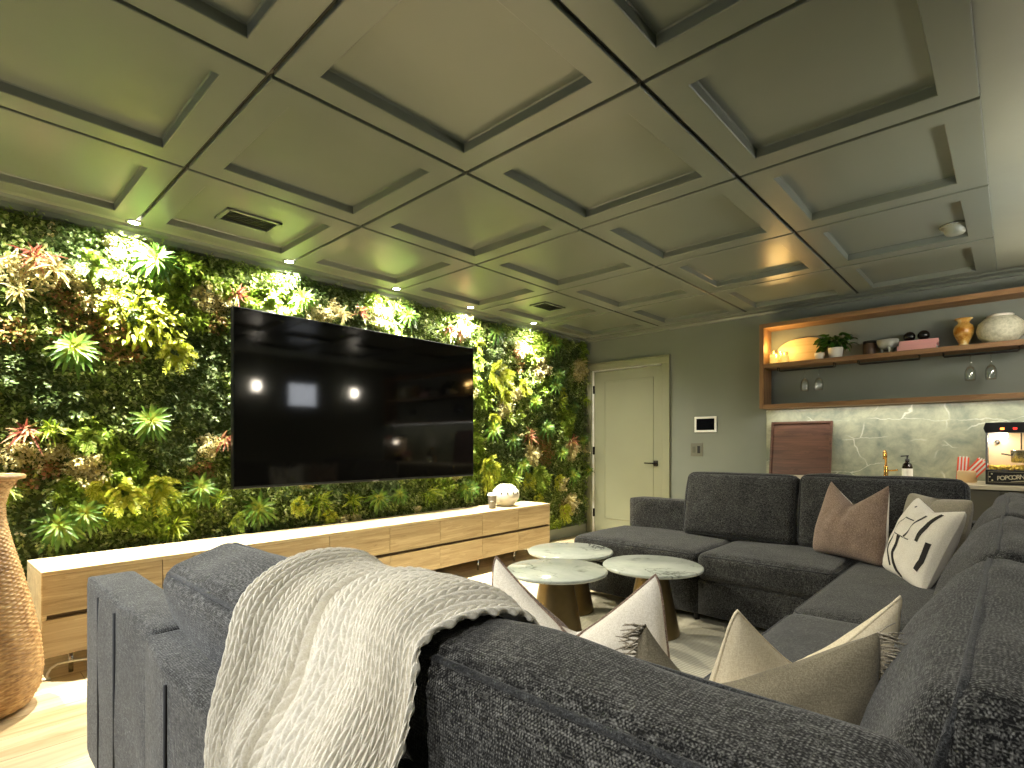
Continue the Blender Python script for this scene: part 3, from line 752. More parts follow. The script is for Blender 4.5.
for row, (rr, zz, nn) in enumerate(((.108, .182, 12), (.137, .135, 14))):
    for k in range(nn):
        a = 2 * PI * (k + .5 * row) / nn; V, F = uvsphere((0, 0, 0), .010, 10, 6, (.35, .8, 1.5)); V = np.array(V) @ rotm(0, R(-20 - 15 * (1 - row)), a).T
        MB().add(V + np.array([rr * math.cos(a), rr * math.sin(a), zz]), F).build('dot', dg_, t)

# ------------------------------------------------------------------ wicker floor vase
t = thing('wicker_vase', 'tall waisted wicker floor vase at the end of the console', 'vase', (-3.208, .111, 0))
prof = [(.15, 0), (.185, .02), (.215, .08), (.225, .16), (.215, .28), (.19, .42), (.155, .58), (.12, .72), (.10, .82), (.098, .88), (.112, .94), (.14, .99), (.155, 1.0)]
pz_ = np.array([p[1] for p in prof]); pr_ = np.array([p[0] for p in prof])
nz_, na_ = 330, 176; V = []; F = []
for i in range(nz_):
    z = i / (nz_ - 1) * 1.0; r0 = np.interp(z, pz_, pr_)
    for k in range(na_):
        a = 2 * PI * k / na_; row = int(z / .0095)
        s_ = math.cos(a * 22 + PI * (row % 2)); lump = abs(math.sin(PI * z / .0095)) ** .6
        V.append(((r0 + .0032 * s_ * lump + .002 * lump) * math.cos(a), (r0 + .0032 * s_ * lump + .002 * lump) * math.sin(a), z))
for i in range(nz_ - 1):
    for k in range(na_):
        k2 = (k + 1) % na_; F.append((i * na_ + k, i * na_ + k2, (i + 1) * na_ + k2, (i + 1) * na_ + k))
MB().add(V, F).build('woven_body', M['wicker'], t)
MB().add(*tube([(.157 * math.cos(a), .157 * math.sin(a), 1.0) for a in np.linspace(0, 2 * PI, 48, False)], .011, 8, True)).build('rim', M['wicker'], t)

# ------------------------------------------------------------------ rug
t = prop(MB().add(*box2((-2.75, 1.30, 0.001), (-.75, 3.42, .014), .004)).build('rug', M['rug'], None, False), 'cream ribbed rug below the marble tables', 'rug')

# ------------------------------------------------------------------ coffee tables
def ctable(loc, rz, r, h, label):
    t = thing('side_table', label, 'table', (loc[0], loc[1], .0145), (0, 0, rz), 'round marble tables in front of the sofa')
    h -= .0145
    MB().add(*lathe([(.001, h - .02), (r - .012, h - .02), (r - .002, h - .016), (r, h - .009), (r - .002, h - .003), (r - .008, h), (.001, h)], 72, False)).build('tabletop', M['marble'], t)
    MB().add(*lathe([(.001, h - .0205), (.085, h - .0205), (.085, h - .03), (.155, .03), (.160, .004), (.158, 0), (.001, 0)], 56, False)).build('pedestal', M['brass'], t)
ctable((-1.83, 2.32), .4, .278, .46, 'round marble table closest to the cushions on the near sofa')
ctable((-1.585, 2.935), 2.2, .294, .42, 'round marble table touching the seat of the far sofa')
ctable((-2.215, 2.96), 4.0, .290, .42, 'round marble table nearest the oak console')

# ------------------------------------------------------------------ sofa
sofa = thing('sectional_sofa', 'large U shaped charcoal tweed sectional sofa', 'sofa', (0, 0, 0))
def sblock(name, lo, hi, r=.03, bulge=(.004, .004, .004), n=18, seed=0):
    c = [(a + b) / 2 for a, b in zip(lo, hi)]; d = [b - a for a, b in zip(lo, hi)]
    V, F = cushion(*d, r=r, bulge=bulge, n=n, seed=seed, wr=.0015)
    return MB().add(V + np.array(c), F).build(name, M['sofa'], sofa)
FZ = .69
# frames (low backs)
def lowback(lo, hi, name='back_frame'):
    o = sblock(name, lo, hi, .018, (.003, .003, .003), 16); return o
lowback((-2.33, .352, .08), (-1.50, .495, FZ))
def polyblock(pts, z0, z1, bev):
    bm = bmesh.new(); vs = [bm.verts.new((x, y, z0)) for x, y in pts]; f = bm.faces.new(vs)
    e = bmesh.ops.extrude_face_region(bm, geom=[f]); bmesh.ops.translate(bm, vec=(0, 0, z1 - z0), verts=[v for v in e['geom'] if isinstance(v, bmesh.types.BMVert)])
    bmesh.ops.recalc_face_normals(bm, faces=bm.faces[:]); bmesh.ops.bevel(bm, geom=bm.edges[:], offset=bev, segments=3, profile=.6, affect='EDGES')
    bm.verts.ensure_lookup_table(); V = [tuple(v.co) for v in bm.verts]; F = [tuple(v.index for v in f.verts) for f in bm.faces]; bm.free(); return V, F
MB().add(*polyblock([(-1.497, .337), (-1.27, .313), (.30, .312), (.30, .462), (-1.497, .482)], .08, FZ, .016)).build('back_frame', M['sofa'], sofa, True)
lowback((.16, .47, .08), (.31, 2.3, FZ)); lowback((.16, 2.3, .08), (.31, 4.20, FZ))
lowback((-2.40, 4.04, .08), (-1.40, 4.20, FZ)); lowback((-1.40, 4.04, .08), (.155, 4.20, FZ))
# dark sewn seams on the outside of the near back
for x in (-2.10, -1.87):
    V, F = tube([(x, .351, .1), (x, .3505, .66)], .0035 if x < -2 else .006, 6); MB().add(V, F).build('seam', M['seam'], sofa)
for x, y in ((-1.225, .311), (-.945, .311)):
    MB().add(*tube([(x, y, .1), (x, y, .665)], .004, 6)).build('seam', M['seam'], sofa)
# plinths
def plinth(lo, hi): sblock('base', lo, hi, .015, (.002, .002, .002), 14)
plinth((-2.32, .47, .06), (-.70, 1.43, .29)); plinth((-.69, .47, .06), (.155, 3.30, .29)); plinth((-2.42, 3.30, .06), (-1.47, 4.035, .29)); plinth((-1.47, 3.30, .06), (.155, 4.035, .29))
for x, y in ((-2.25, .45), (-2.25, 1.36), (-.62, 1.7), (-.6, 3.0), (-2.36, 3.36), (-2.36, 4.1), (-1.5, 3.36), (.25, .5), (.25, 4.1)):
    MB().add(*lathe([(.018, .002), (.026, .085)], 14, c=(x, y, 0))).build('leg', M['black'], sofa)
# seats
def seat(lo, hi, seed):
    o = sblock('seat_cushion', lo, hi, .045, (.008, .008, .022), 24, seed)
    c = [(a + b) / 2 for a, b in zip(lo, hi)]; d = [b - a for a, b in zip(lo, hi)]
    P = [(p[0] + c[0], p[2] + c[1], hi[2] - .016) for p in rim(d[0], d[1], 0, .05, .010)]
    MB().add(*tube(P, .0045, 6, True)).build('piping', M['piping'], o); return o
seat((-2.32, .50, .285), (-1.52, 1.45, .455), 1); seat((-1.515, .50, .285), (-.69, 1.45, .455), 2)
seat((-.685, .48, .285), (.15, 1.47, .455), 3); seat((-.685, 1.475, .285), (.15, 2.42, .455), 4); seat((-.685, 2.425, .285), (.15, 4.03, .455), 5)
seat((-2.44, 3.28, .285), (-1.475, 4.035, .455), 6); seat((-1.47, 3.28, .285), (-.69, 4.035, .455), 7)
# back cushions: dx wide, dy thick, dz tall; local front faces -y, built upright, then leaned back and turned
def backc(base, yaw, lean, dx, dy, dz, seed, bulge=.04, pipe_back=True):
    V, F = cushion(dx, dy, dz, r=.045, bulge=(.012, bulge, .012), n=30, wr=.004, seed=seed)
    Rm = rotm(0, 0, yaw) @ rotm(-lean, 0, 0)
    off = np.array([0, 0, dz / 2])
    o = MB().add((V + off) @ Rm.T + np.array(base), F).build('back_cushion', M['sofa'], sofa)
    for sgn in ((-1, 1) if pipe_back else (-1,)):
        P = np.array([(p[0], p[1], p[2]) for p in rim(dx, dz, sgn * (dy / 2 - .016), .05, .010)]) + off
        MB().add(*tube(P @ Rm.T + np.array(base), .0058, 6, True)).build('piping', M['piping'], o)
    return o
# near row faces +y (yaw 180): left one slumped over the frame, then the one in front of the camera
backc((-1.275, .625, .452), PI, R(19), .74, .20, .415, 11, .045)
backc((-.385, .60, .452), PI, R(5), .675, .185, .400, 12, .035)
backc((.11, .585, .452), PI, R(5), .31, .18, .41, 13, .03)
# right row faces -x (yaw -90): front -y -> -x
for k, (yc, s_) in enumerate(((1.145, 14), (2.10, 15), (3.04, 16))):
    backc((-.055 + .01 * k, yc, .452), -PI / 2, R(14), .92, .21, .44, s_, .075)
backc((-.02, 3.80, .452), -PI / 2, R(10), .46, .20, .42, 19, .04)
# far row faces -y
backc((-1.445, 3.93, .452), R(1), R(14), .78, .20, .475, 17, .045)
backc((-.62, 3.95, .452), 0, R(10), .86, .20, .485, 18, .04)

# ------------------------------------------------------------------ throw pillows
def pillow_mesh(w, h, T, chop, side, n=36, seed=0, corner=.10, vx=0.0):
    """one half (side -1 front, +1 back) of a knife edge pillow, base at z=0"""
    rs = np.random.default_rng(seed); ph = rs.uniform(0, 6.28, 8)
    V = []; F = []
    for j in range(n + 1):
        for i in range(n + 1):
            a = -1 + 2 * i / n; b_ = -1 + 2 * j / n
            a = math.copysign(abs(a) ** .85, a); b_ = math.copysign(abs(b_) ** .85, b_)
            th = T * ((1 - a * a) ** .46) * ((1 - b_ * b_) ** .46); ck = 1 - .055 * abs(a) ** 7 * abs(b_) ** 7
            x = a * w / 2 * (1 - corner * (1 - abs(b_) ** 2) * .55); z = b_ * h / 2 * (1 - corner * (1 - abs(a) ** 2) * .55)
            x *= ck; z *= ck; up = max(0, (b_ + .35) / 1.35)
            dip = chop * (1 - (abs(a - vx) / (1 + vx if a < vx else 1 - vx)) ** 1.15) * up ** 1.5
            z -= dip; th *= 1 - .42 * up * (chop > .06)
            x *= 1 - .17 * up * (chop > .06)
            crease = .006 * math.sin(9 * a + 4 * b_ + ph[0]) * math.sin(7 * b_ - 3 * a + ph[1]) * (1 - a * a) * (1 - b_ * b_) * 2
            fold = -.02 * (chop > 0) * math.exp(-((a - vx) / .10) ** 2) * up
            V.append((x, side * (th + crease * .6 + fold), z + h / 2))
    for j in range(n):
        for i in range(n):
            q = (j * (n + 1) + i, j * (n + 1) + i + 1, (j + 1) * (n + 1) + i + 1, (j + 1) * (n + 1) + i)
            F.append(q if side < 0 else q[::-1])
    return V, F
def pillow(name, label, base, yaw, lean, w, h, T, chop, mf, mb_, roll=0, seed=0, group=None, fringe=None, piping=None, vx=0.0):
    t = thing(name, label, 'pillow', base, (0, 0, 0), group)
    t.rotation_euler = (Matrix.Rotation(yaw, 3, 'Z') @ Matrix.Rotation(-lean, 3, 'X') @ Matrix.Rotation(roll, 3, 'Y')).to_euler()
    Vf, Ff = pillow_mesh(w, h, T, chop, -1, 40, seed, vx=vx); Vb, Fb = pillow_mesh(w, h, T, chop, 1, 40, seed + 1, vx=vx)
    MB().add(Vf, Ff).build('front_panel', mf, t); MB().add(Vb, Fb).build('back_panel', mb_, t)
    n = 40
    edge = [j * (n + 1) for j in range(n + 1)], [j * (n + 1) + n for j in range(n + 1)]
    if piping:
        loop = [i for i in range(n + 1)] + edge[1][1:] + [n * (n + 1) + i for i in range(n - 1, -1, -1)] + edge[0][-2:0:-1]
        MB().add(*tube([Vf[i] for i in loop], .0026, 6, True)).build('edge_trim', piping, t)
    if fringe:
        rs = np.random.default_rng(seed + 5)
        for e, sg in zip(edge, (-1, 1)):
            m = MB(); P = np.array([Vf[i] for i in e])
            for k in np.linspace(0, n - .01, 120):
                i = int(k); p = P[i] * (1 - k + i) + P[i + 1] * (k - i); L = .032 * rs.uniform(.7, 1.25); dy, dz = rs.normal(0, .010), rs.normal(0, .008)
                m.add(*tube([p, p + np.array([sg * L * .5, dy * .5, dz * .6]), p + np.array([sg * L, dy, dz - .004])], [.0012, .0014, .0009], 5))
            m.build('fringe', fringe, t)
    return t
ZS = .470
pillow('throw_pillow', 'mauve brown pillow with a white back leaning on the far sofa', (-.72, 3.62, ZS), R(-30), R(13), .47, .465, .10, .13, M['brown_linen'], M['white_linen'], seed=1)
pillow('throw_pillow', 'plain grey beige pillow half hidden behind the striped pillow', (-.35, 3.70, ZS), R(-48), R(10), .46, .40, .08, .01, M['greige'], M['greige'], seed=3)
pillow('throw_pillow', 'white backed pillow with a brown front standing behind the near backrest', (-.69, .955, ZS - .025), PI + R(15), R(7), .45, .46, .085, .155, M['brown_linen'], M['white_linen'], seed=5, piping=M['brown_linen'])
pillow('throw_pillow', 'taupe velvet pillow with fringed edges in the near corner', (-.375, 1.01, ZS - .02), PI + R(37), R(17), .46, .42, .085, .14, M['taupe'], M['taupe'], seed=7, fringe=M['fringe'], vx=.4)
pillow('throw_pillow', 'cream cotton pillow behind the fringed taupe pillow', (-.355, 1.18, ZS - .025), PI + R(57), R(16), .46, .43, .08, .15, M['cream'], M['cream'], seed=9, piping=M['cream'])
sp = pillow('throw_pillow', 'white pillow with black brush strokes leaning in the far corner', (-.41, 3.29, ZS - .01), R(-60), R(22), .46, .43, .09, .05, M['white_linen'], M['white_linen'], R(3), seed=11)
# painted strokes follow the front of that pillow
def stroke(pts, wid):
    Vf, Ff = pillow_mesh(.46, .43, .09, .05, -1, 40, 11); P = np.array(Vf).reshape(41, 41, 3)
    def at(u, v):   # u,v in 0..1 across / up
        i = min(max(u, 0), .999) * 40; j = min(max(v, 0), .999) * 40; a, b_ = int(i), int(j); fi, fj = i - a, j - b_
        return P[b_, a] * (1 - fi) * (1 - fj) + P[b_, a + 1] * fi * (1 - fj) + P[b_ + 1, a] * (1 - fi) * fj + P[b_ + 1, a + 1] * fi * fj
    fine = []
    for k in range(len(pts) - 1):
        for s_ in range(8): fine.append(np.array(pts[k]) * (1 - s_ / 8) + np.array(pts[k + 1]) * s_ / 8)
    fine.append(np.array(pts[-1])); V = []; F = []
    for k, p in enumerate(fine):
        d = fine[min(k + 1, len(fine) - 1)] - fine[max(k - 1, 0)]; d = d / (np.linalg.norm(d) + 1e-9); nrm = np.array([-d[1], d[0]]) * wid / 2
        for q in (-1, -.33, .33, 1):
            c = at(*(p + nrm * q)); V.append((c[0], c[1] - .0012, c[2]))
    for k in range(len(fine) - 1):
        for q in range(3): F.append((k * 4 + q, k * 4 + q + 1, (k + 1) * 4 + q + 1, (k + 1) * 4 + q))
    return V, F
bp = paint('black brush paint', rgb(34, 30, 28), .9)
for pts, wd in (([(.50, .50), (.53, .72), (.60, .86)], .055), ([(.72, .50), (.74, .74), (.80, .90)], .065), ([(.22, .50), (.23, .63), (.32, .73), (.46, .745)], .018), ([(.22, .50), (.60, .49)], .008),
                ([(.27, .49), (.27, .28), (.36, .10)], .042), ([(.42, .49), (.41, .28), (.50, .08), (.58, .03)], .055), ([(.90, .52), (.90, .34), (.86, .22)], .06), ([(.24, .93), (.27, .92)], .03)):
    MB().add(*stroke([(u_ * .92 + .07, v_) for u_, v_ in pts], wd)).build('brush_stroke', bp, sp)

# ------------------------------------------------------------------ knitted throw
def throw():
    t = thing('knit_throw', 'chunky cream knitted throw draped over the near backrest', 'throw', (-.8, .45, .9))
    nu, nv = 540, 800
    ncol = 19
    us = np.linspace(0, 1, nu); vs = np.linspace(0, 1, nv)
    # draped section at the left and at the right edge: (x, y, z) control points, from the seat side over the top to the outside
    Lc = np.array([(-1.10, .80, .60), (-1.10, .74, .78), (-1.09, .655, .882), (-1.075, .54, .906), (-1.03, .43, .892), (-.965, .355, .865), (-.905, .315, .80), (-.885, .292, .72), (-.865, .284, .58), (-.85, .282, .30)])
    Mc = np.array([(-.95, .80, .60), (-.95, .755, .76), (-.945, .68, .865), (-.935, .58, .885), (-.895, .48, .88), (-.835, .41, .850), (-.795, .360, .785), (-.78, .296, .70), (-.765, .288, .58), (-.745, .290, .30)])
    Rc = np.array([(-.62, .82, .58), (-.615, .775, .72), (-.608, .70, .845), (-.606, .61, .875), (-.606, .53, .880), (-.602, .460, .862), (-.585, .432, .80), (-.565, .395, .74), (-.55, .300, .66), (-.54, .288, .30)])
    Qc = np.array([(-.78, .82, .60), (-.78, .775, .76), (-.78, .69, .872), (-.775, .60, .905), (-.755, .51, .905), (-.715, .44, .878), (-.675, .395, .815), (-.645, .312, .725), (-.63, .290, .60), (-.62, .288, .30)])
    keys = [0, .34, .62, 1.0]; ctr = [Lc, Mc, Qc, Rc]
    def spl(C, v):
        # arc length catmull-rom
        D = np.concatenate([[0], np.cumsum(np.linalg.norm(np.diff(C, axis=0), axis=1))]); D /= D[-1]
        out = np.zeros((len(v), 3))
        tang = np.gradient(C, D, axis=0)
        for i in range(len(v)):
            k = min(np.searchsorted(D, v[i], 'right') - 1, len(C) - 2); k = max(k, 0); hgt = D[k + 1] - D[k]; s = (v[i] - D[k]) / hgt
            h00 = 2 * s ** 3 - 3 * s * s + 1; h10 = s ** 3 - 2 * s * s + s; h01 = -2 * s ** 3 + 3 * s * s; h11 = s ** 3 - s * s
            out[i] = h00 * C[k] + h10 * hgt * tang[k] + h01 * C[k + 1] + h11 * hgt * tang[k + 1]
        return out
    K = [spl(c, vs) for c in ctr]
    G = np.zeros((nu, nv, 3))
    kk = np.array(keys)
    tg = [None] * 4
    for i in range(4):
        a, b_ = max(i - 1, 0), min(i + 1, 3); tg[i] = (K[b_] - K[a]) / (kk[b_] - kk[a])
    for i, u in enumerate(us):
        k = min(np.searchsorted(kk, u, 'right') - 1, 2); hgt = kk[k + 1] - kk[k]; s = (u - kk[k]) / hgt
        h00 = 2 * s ** 3 - 3 * s * s + 1; h10 = s ** 3 - 2 * s * s + s; h01 = -2 * s ** 3 + 3 * s * s; h11 = s ** 3 - s * s
        G[i] = h00 * K[k] + h10 * hgt * tg[k] + h01 * K[k + 1] + h11 * hgt * tg[k + 1]
    # valley between the two folds, softer ripples elsewhere
    U, Vv = np.meshgrid(us, vs, indexing='ij')
    dU = np.gradient(G, axis=0); dV = np.gradient(G, axis=1); Nn = np.cross(dV, dU); Nn /= np.linalg.norm(Nn, axis=2, keepdims=True) + 1e-9
    if Nn[:, nv // 3].mean(0)[2] < 0: Nn = -Nn
    val = -.028 * np.exp(-((U - .40 - .02 * np.sin(Vv * 7)) / .045) ** 2) * np.clip((Vv - .1) * 4, 0, 1)
    rip = .006 * np.sin(U * 17 + Vv * 2.0) + .002 * np.sin(U * 31 - Vv * 3 + 1)
    c = U * ncol; cf = (c - np.floor(c)) * 2 - 1; ac = np.abs(cf)
    total = 1.10; L_ = .022
    ph = Vv * total / L_ + ac * 1.0
    fr = ph - np.floor(ph); along = np.sqrt(np.clip(1 - (2 * fr - 1) ** 2, 0, 1)); across = np.sqrt(np.clip(1 - (2 * ac - 1) ** 2, 0, 1))
    hgt = .0115 * across ** .75 * (.45 + .55 * along ** .8)
    G = G + Nn * (val + rip + hgt)[..., None]
    edge_wob = .006 * np.sin(vs * total / L_ * PI)
    G[0, :, 0] -= edge_wob; G[-1, :, 0] += edge_wob
    V = G.reshape(-1, 3) - np.array(t.location)
    I = np.arange(nu * nv).reshape(nu, nv)
    Fq = np.stack([I[:-1, :-1], I[:-1, 1:], I[1:, 1:], I[1:, :-1]], -1).reshape(-1, 4)
    o = build_fast('knit_blanket', V, Fq, M['knit'], t)
    md = o.modifiers.new('thick', 'SOLIDIFY'); md.thickness = .008; md.offset = -1
throw()

# ------------------------------------------------------------------ bar: counter, backsplash, shelf
bar = thing('bar_counter', 'bar counter with a pale top behind the far sofa', 'counter', (-1.81, 5.05, 0))
CT = .85
MB().add(*box2((0, 0, CT - .03), (2.325, .645, CT), .004)).build('countertop', M['counter'], bar, False)
MB().add(*box2((.01, .03, .10), (2.325, .645, CT - .03))).build('cabinet_body', M['cab'], bar, False)
for k in range(4): MB().add(*box2((.015 + k * .578, .008, .12), (.585 + k * .578, .03, CT - .04), .003)).build('cabinet_door', M['cab'], bar, False)
MB().add(*box2((.01, .08, 0), (2.325, .645, .10))).build('plinth', M['black'], bar, False)
prop(MB().add(*box2((-1.812, YB - .02, CT + .001), (XR - .005, YB - .001, 1.482), .002)).build('stone_backsplash', M['splash'], None, False), 'green grey veined stone slab on the wall above the bar', 'backsplash')
sh = thing('wall_shelf', 'long open walnut box shelf on the wall above the bar', 'shelf', (-1.81, 5.47, 1.485))
SL, SD, SH, ST = 2.32, .229, .819, .04
MB().add(*box2((0, 0, 0), (ST, SD, SH), .002)).build('side_board', wood('shelf wood side', rgb(156, 120, 80), rgb(104, 74, 44), 2, 1.0), sh, False)
MB().add(*box2((SL - ST, 0, 0), (SL, SD, SH), .002)).build('side_board', wood('shelf wood side', rgb(156, 120, 80), rgb(104, 74, 44), 2, 1.0), sh, False)
MB().add(*box2((ST, 0, SH - ST), (SL - ST, SD, SH), .002)).build('top_board', M['shelfwood'], sh, False)
MB().add(*box2((ST, 0, 0), (SL - ST, SD, ST), .002)).build('bottom_board', M['shelfwood'], sh, False)
MB().add(*box2((ST, 0, .392), (SL - ST, SD, .432), .002)).build('middle_board', M['shelfwood'], sh, False)
SZ = 1.485 + .432 + .001          # top of the middle board
SB = 1.485 + .392                 # its underside
def rack(x0, x1, label):
    t = thing('stemware_rack', label, 'glass rack', (x0, 5.55, SB), group='black stemware racks below the shelf board')
    L = x1 - x0
    for y in (-.03, .03):
        MB().add(*tube([(0, y, -.001), (0, y, -.028), (.006, y, -.033), (L - .006, y, -.033), (L, y, -.028), (L, y, -.001)], .004, 6)).build('rail', M['blackmetal'], t)
    for x in (0, L): MB().add(*box((x, 0, -.0025), (.012, .075, .004))).build('mount', M['blackmetal'], t, False)
rack(-1.66, -1.185, 'black glass rack holding two goblets below the candles'); rack(-1.0, -.57, 'empty black glass rack below the pink books'); rack(-.415, .03, 'black glass rack holding two goblets below the round vases')
def goblet(loc, label):
    t = thing('wine_glass', label, 'wine glass', loc, group='goblets hanging from the racks')
    # hangs foot up from z=0 (foot) downwards; the bowl opens at the bottom
    prof = [(.001, .004), (.034, .002), (.035, 0), (.033, -.002), (.008, -.006), (.0045, -.02), (.004, -.075), (.007, -.088), (.022, -.10), (.033, -.125), (.036, -.155), (.0345, -.185), (.032, -.205), (.0305, -.205), (.033, -.185), (.0345, -.155), (.0315, -.126), (.021, -.104), (.001, -.094)]
    MB().add(*lathe(prof, 28, False)).build('glass', M['glass'], t)
for x, lb in ((-1.43, 'hanging goblet below the shelf, under the round wooden board'), (-1.312, 'hanging goblet below the shelf, under the small white bowl'), (-.25, 'hanging goblet below the shelf, under the amber vase'), (-.128, 'hanging goblet below the shelf, under the big pale vase')):
    goblet((x, 5.55, SB - .031), lb)

# shelf objects
def candle(loc, r, h, label):
    t = thing('candle', label, 'candle', loc, group='candles glowing on the shelf')
    MB().add(*lathe([(.001, .004), (r - .004, .004), (r - .004, h - .035), (.001, h - .038)], 24, False)).build('wax', emis('lit wax', rgb(255, 206, 100), 1.3, rgb(244, 226, 170)), t)
    MB().add(*lathe([(r, 0), (r, h), (r - .003, h), (r - .003, .003), (.001, .003)], 28, False)).build('glass_jar', M['glass'], t)
    MB().add(*lathe([(.001, h - .034), (.006, h - .026), (.007, h - .018), (.003, h - .004), (.0005, h + .004)], 12, False)).build('flame', emis('flame', rgb(255, 196, 70), 22), t)
    l = bpy.data.lights.new('candle light', 'POINT'); l.energy = 2.2; l.color = (1, .62, .2); l.shadow_soft_size = .03
    o = bpy.data.objects.new('candle_light', l); COL.objects.link(o); o.parent = t; o.location = (0, -.01, h + .03)
candle((-1.70, 5.545, SZ), .040, .125, 'tall glowing candle at the left end of the shelf'); candle((-1.605, 5.535, SZ), .042, .105, 'shorter glowing candle in front of the round board')
t = thing('round_board', 'pale half round wooden board leaning on the shelf back', 'board', (-1.52, 5.665, SZ))
P = [(-.215, 0)] + [(-.215 + .215 - .215 * math.cos(a), .235 * math.sin(a) ** .8) for a in np.linspace(.15, PI / 2, 14)] + [(.10, .24), (.17, .225), (.20, .19), (.205, .13), (.20, 0)]
V = [(x, 0, z) for x, z in P] + [(x, -.018, z) for x, z in P]; n = len(P)
F = [tuple(range(n)), tuple(range(2 * n - 1, n - 1, -1))] + [(i, n + i, n + (i + 1) % n, (i + 1) % n) for i in range(n)]
V = np.array(V) @ rotm(R(-6), 0, 0).T + np.array([0, -.0, .002]); MB().add(V, F).build('board', M['pale_wood'], t, False)
t = thing('small_bowl', 'small white bowl next to the potted plant', 'bowl', (-1.305, 5.545, SZ))
MB().add(*lathe([(.022, 0), (.035, .012), (.042, .04), (.042, .06), (.039, .06), (.038, .04), (.03, .016), (.001, .01)], 28, False)).build('bowl', M['ceramic'], t)
MB().add(*lathe([(.038, .052), (.020, .062), (.001, .064)], 24, False)).build('bowl_filling', M['pale_wood'], t)
t = thing('potted_plant', 'leafy green plant in a white pot on the shelf', 'plant', (-1.18, 5.56, SZ))
MB().add(*lathe([(.042, 0), (.052, .01), (.060, .085), (.060, .095), (.055, .095), (.054, .085), (.001, .08)], 32, False)).build('pot', M['ceramic'], t)
n = 85; a = rng.uniform(0, 6.28, n); rad = np.sqrt(rng.uniform(0, 1, n)); el = rng.uniform(.0, 1, n)
P = np.stack([np.cos(a) * rad * .12, np.sin(a) * rad * .07, .11 + .13 * el * (1.1 - .5 * rad)], -1); P[:, 1] = np.clip(P[:, 1], -.1, .06)
D = np.stack([np.cos(a) * .9, np.sin(a) * .7 - .3, rng.uniform(-.5, .6, n)], -1); L = rng.uniform(.05, .085, n)
V, F, A = leaves(P, D, L, L * .62, rng.uniform(-.5, .5, n), .45, 4, .12); V[:, 1] = np.minimum(V[:, 1], .13); build_fast('foliage', V, F, LF['potleaf'], t)
st = MB()
for k in range(0, n, 4): st.add(*tube([(P[k][0] * .15, P[k][1] * .15, .08), tuple(P[k] * .6 + np.array([0, 0, .03])), tuple(P[k])], .0016, 5))
st.build('stem', LF['potleaf'], t)
t = thing('dark_jar', 'dark brown ribbed jar left of the footed bowl', 'jar', (-.925, 5.60, SZ))
MB().add(*lathe([(.048, 0), (.052, .006), (.052, .095), (.046, .105), (.001, .105)], 32, False)).build('jar', wood('jar wood', rgb(84, 60, 40), rgb(44, 32, 24), 2, 1.5), t)
MB().add(*lathe([(.049, .106), (.051, .109), (.051, .122), (.047, .127), (.001, .127)], 32, False)).build('lid', M['black'], t)
t = thing('footed_bowl', 'grey ceramic bowl on three feet in the middle of the shelf', 'bowl', (-.79, 5.57, SZ))
MB().add(*lathe([(.001, .038), (.03, .038), (.062, .055), (.076, .085), (.080, .115), (.077, .115), (.072, .088), (.058, .06), (.001, .046)], 36, False)).build('bowl', M['grey_ceramic'], t)
for k in range(3):
    a = 2 * PI * k / 3 - PI / 2 + .4; MB().add(*lathe([(.006, 0), (.008, .02), (.014, .05)], 12, c=(.042 * math.cos(a), .042 * math.sin(a), 0))).build('foot', M['grey_ceramic'], t)
def book(loc, rz, label):
    t = thing('book', label, 'book', loc, (0, 0, rz), 'pink books stacked on the shelf')
    m = MB(); m.add(*box2((-.13, -.085, 0), (.13, .085, .004), .001)); m.add(*box2((-.13, -.085, .036), (.13, .085, .040), .001)); m.add(*box2((-.13, -.085, 0), (.13, -.080, .040), .0015))
    m.build('cover', paint('pink cover', rgb(226, 164, 158), .6), t, False); MB().add(*box2((-.126, -.079, .004), (.127, .081, .036))).build('pages', M['white'], t, False)
book((-.585, 5.575, SZ), 0, 'lower pink book of the two stacked on the shelf'); book((-.576, 5.584, SZ + .041), R(3), 'upper pink book of the stack, under the black balls')
for x, lb in ((-.64, 'glossy black ball above the left part of the pink books'), (-.545, 'glossy black ball above the right part of the pink books')):
    t = thing('black_ball', lb, 'ornament', (x, 5.58, SZ + .0825), group='black balls on the pink books')
    MB().add(*uvsphere((0, 0, .042), .042, 28, 18)).build('ball', paint('black gloss', rgb(14, 14, 14), .12, .02), t)
    MB().add(*lathe([(.02, .0005), (.018, .003)], 16)).build('foot_ring', M['black'], t)
t = thing('amber_vase', 'amber glazed vase with a flared neck on the shelf', 'vase', (-.29, 5.56, SZ))
MB().add(*lathe([(.034, 0), (.036, .008), (.030, .02), (.044, .05), (.062, .095), (.066, .13), (.058, .16), (.038, .178), (.034, .19), (.044, .205), (.058, .215), (.056, .219), (.040, .208), (.030, .19), (.03, .17)], 36, False)).build('body', None or (lambda t_: (t_.base(t_.ramp(t_.noise(t_.coord(), 11, 5), [(.38, rgb(160, 98, 22)), (.52, rgb(206, 162, 82)), (.62, rgb(222, 204, 150))])), t_.set(.2), t_.m)[-1])(NT('amber glaze')), t)
MB().add(*lathe([(.036, 0), (.038, .004), (.034, .010)], 32)).build('foot_ring', paint('amber base', rgb(150, 96, 34), .3), t)
t = thing('round_vase', 'big round pale speckled vase at the right of the shelf', 'vase', (-.075, 5.55, SZ))
tm = NT('speckled clay'); tm.base(tm.ramp(tm.noise(tm.coord(), 45, 6, .7), [(.35, rgb(168, 168, 144)), (.6, rgb(206, 204, 182))])); tm.set(.7)
MB().add(*lathe([(.07, 0), (.095, .006), (.13, .05), (.142, .10), (.130, .15), (.095, .187), (.078, .195)], 44, False)).build('body', tm.m, t)
MB().add(*lathe([(.078, .195), (.080, .206), (.075, .212), (.070, .206), (.070, .185), (.001, .18)], 40, False)).build('rim', M['ceramic'], t)

